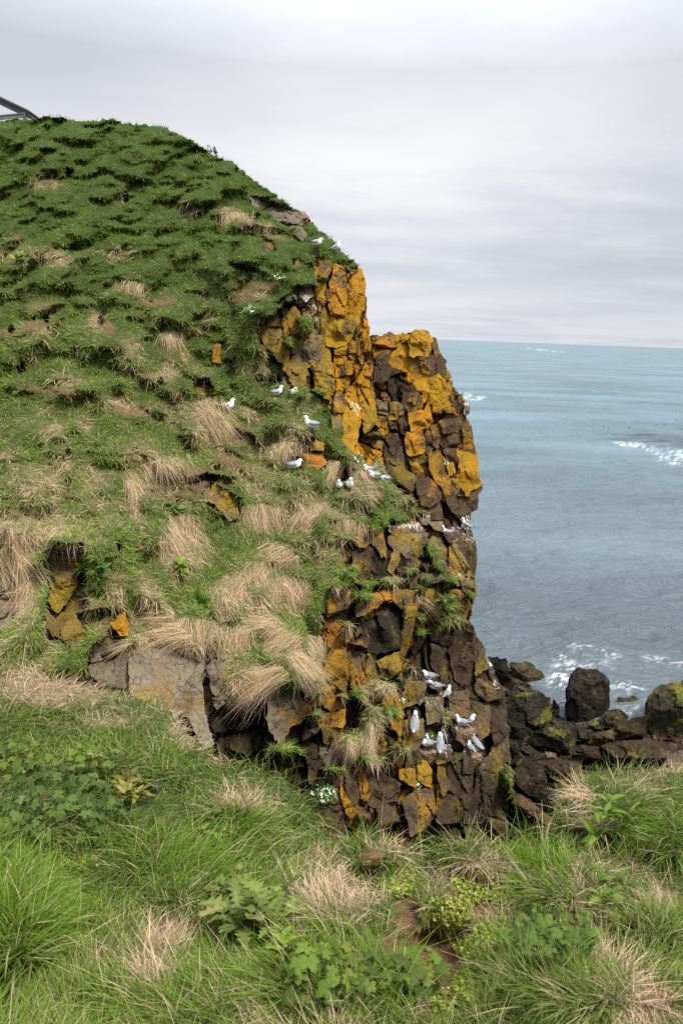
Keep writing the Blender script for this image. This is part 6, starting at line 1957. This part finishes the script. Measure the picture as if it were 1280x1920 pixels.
def build_sea_birds():
    Vb, Fb = tube(*smooth_path([(-.22, 0, .06), (-.14, 0, .07), (0, 0, .08), (.10, 0, .10), (.13, 0, .18), (.17, 0, .21), (.23, 0, .195)], [.012, .06, .10, .075, .04, .042, .008], 14), segs=8)
    me = py_mesh('body', Vb, Fb, plain_material('dark_plumage', (.02, .018, .016), .6))
    Vw, Fw, _ = wing_mesh(1, ([(-.2, .03, .10), (-.05, .07, .14), (.08, .06, .13)], [(-.2, .035, .08), (-.05, .105, .07), (.08, .09, .08)]), BK_, BK_, -9)
    for i, (u, v) in enumerate(SEA_BIRDS):
        d = unproj(u, v, 1.0) - CAM
        P = CAM + d * (EYE / -d[2]) + np.array([0, 0, .1])
        lab = TINY_LAB[0] if i == 0 else (TINY_LAB[1] if i == 1 else 'one of the small dark birds floating in a loose flock near the dark reef')
        o = bpy.data.objects.new('seabird', me); C.objects.link(o)
        o.location = P; o.rotation_euler = (0, 0, (i * 2.4) % 6.28)
        s = 1.7 if i in (0,) else (.6 + .3 * ((i * 7) % 3) / 2)
        o.scale = (s, s, s)
        tag(o, lab, 'bird', 'birds floating on the sea')


build_sea_birds()


# ------------------------------------------------------------------ the steel viewing platform on the hilltop
def beam(name, a, b, w, h, mat, parent, origin):
    a, b = np.array(a, float), np.array(b, float)
    d = b - a; d /= np.linalg.norm(d)
    s = np.cross(d, [0, 0, 1.0]); s = s / np.linalg.norm(s) if np.linalg.norm(s) > .05 else np.array([1.0, 0, 0])
    q = np.cross(s, d)
    # I-section outline extruded along the beam
    pf = [(-1, -1), (1, -1), (1, -.72), (.22, -.62), (.22, .62), (1, .72), (1, 1), (-1, 1), (-1, .72), (-.22, .62), (-.22, -.62), (-1, -.72)]
    V = [p + s * x * w / 2 + q * y * h / 2 for p in (a, b) for x, y in pf]
    n = len(pf)
    F = [(i, (i + 1) % n, n + (i + 1) % n, n + i) for i in range(n)] + [tuple(range(n - 1, -1, -1)), tuple(range(n, 2 * n))]
    me = py_mesh(name, [v - origin for v in V], F, mat, smooth=False)
    o = bpy.data.objects.new(name, me); C.objects.link(o); o.parent = parent
    return o


def build_platform():
    T = 27.0
    org = unproj(46, 232, T)
    root = thing('viewing_platform', 'corner of a dark steel viewing platform on top of the grassy hill', 'platform', Vector(org))
    dark = plain_material('dark_steel', (.035, .042, .045), .5, .4, .2, 6.0); grey = plain_material('galvanised_steel', (.20, .22, .23), .45, .5, .15, 8.0)
    deck = plain_material('deck_boards', (.10, .10, .095), .7, .3, .25, 5.0)
    tip = unproj(53, 213, T)
    beam('edge_beam', unproj(-260, 68, T - .2), tip, .12, .16, dark, root, org)
    beam('support_beam', unproj(-260, 245, T + .4), unproj(46, 216, T), .10, .14, grey, root, org)
    beam('post', unproj(47, 245, T), unproj(47, 211, T), .10, .10, dark, root, org)
    beam('post', unproj(-120, 250, T + .2), unproj(-120, 138, T), .10, .10, dark, root, org)
    back = np.array([0, 3.0, 0])
    beam('edge_beam', tip, tip + back, .12, .16, dark, root, org)
    a, b = unproj(-260, 64, T - .2) + [0, .05, .09], tip + [0, .05, .09]
    V = [a, b, b + back, a + back]
    V = V + [v + np.array([0, 0, .05]) for v in V]
    F = [(3, 2, 1, 0), (4, 5, 6, 7), (0, 1, 5, 4), (1, 2, 6, 5), (2, 3, 7, 6), (3, 0, 4, 7)]
    o = bpy.data.objects.new('deck', py_mesh('deck', [v - org for v in V], F, deck, smooth=False)); C.objects.link(o); o.parent = root


build_platform()
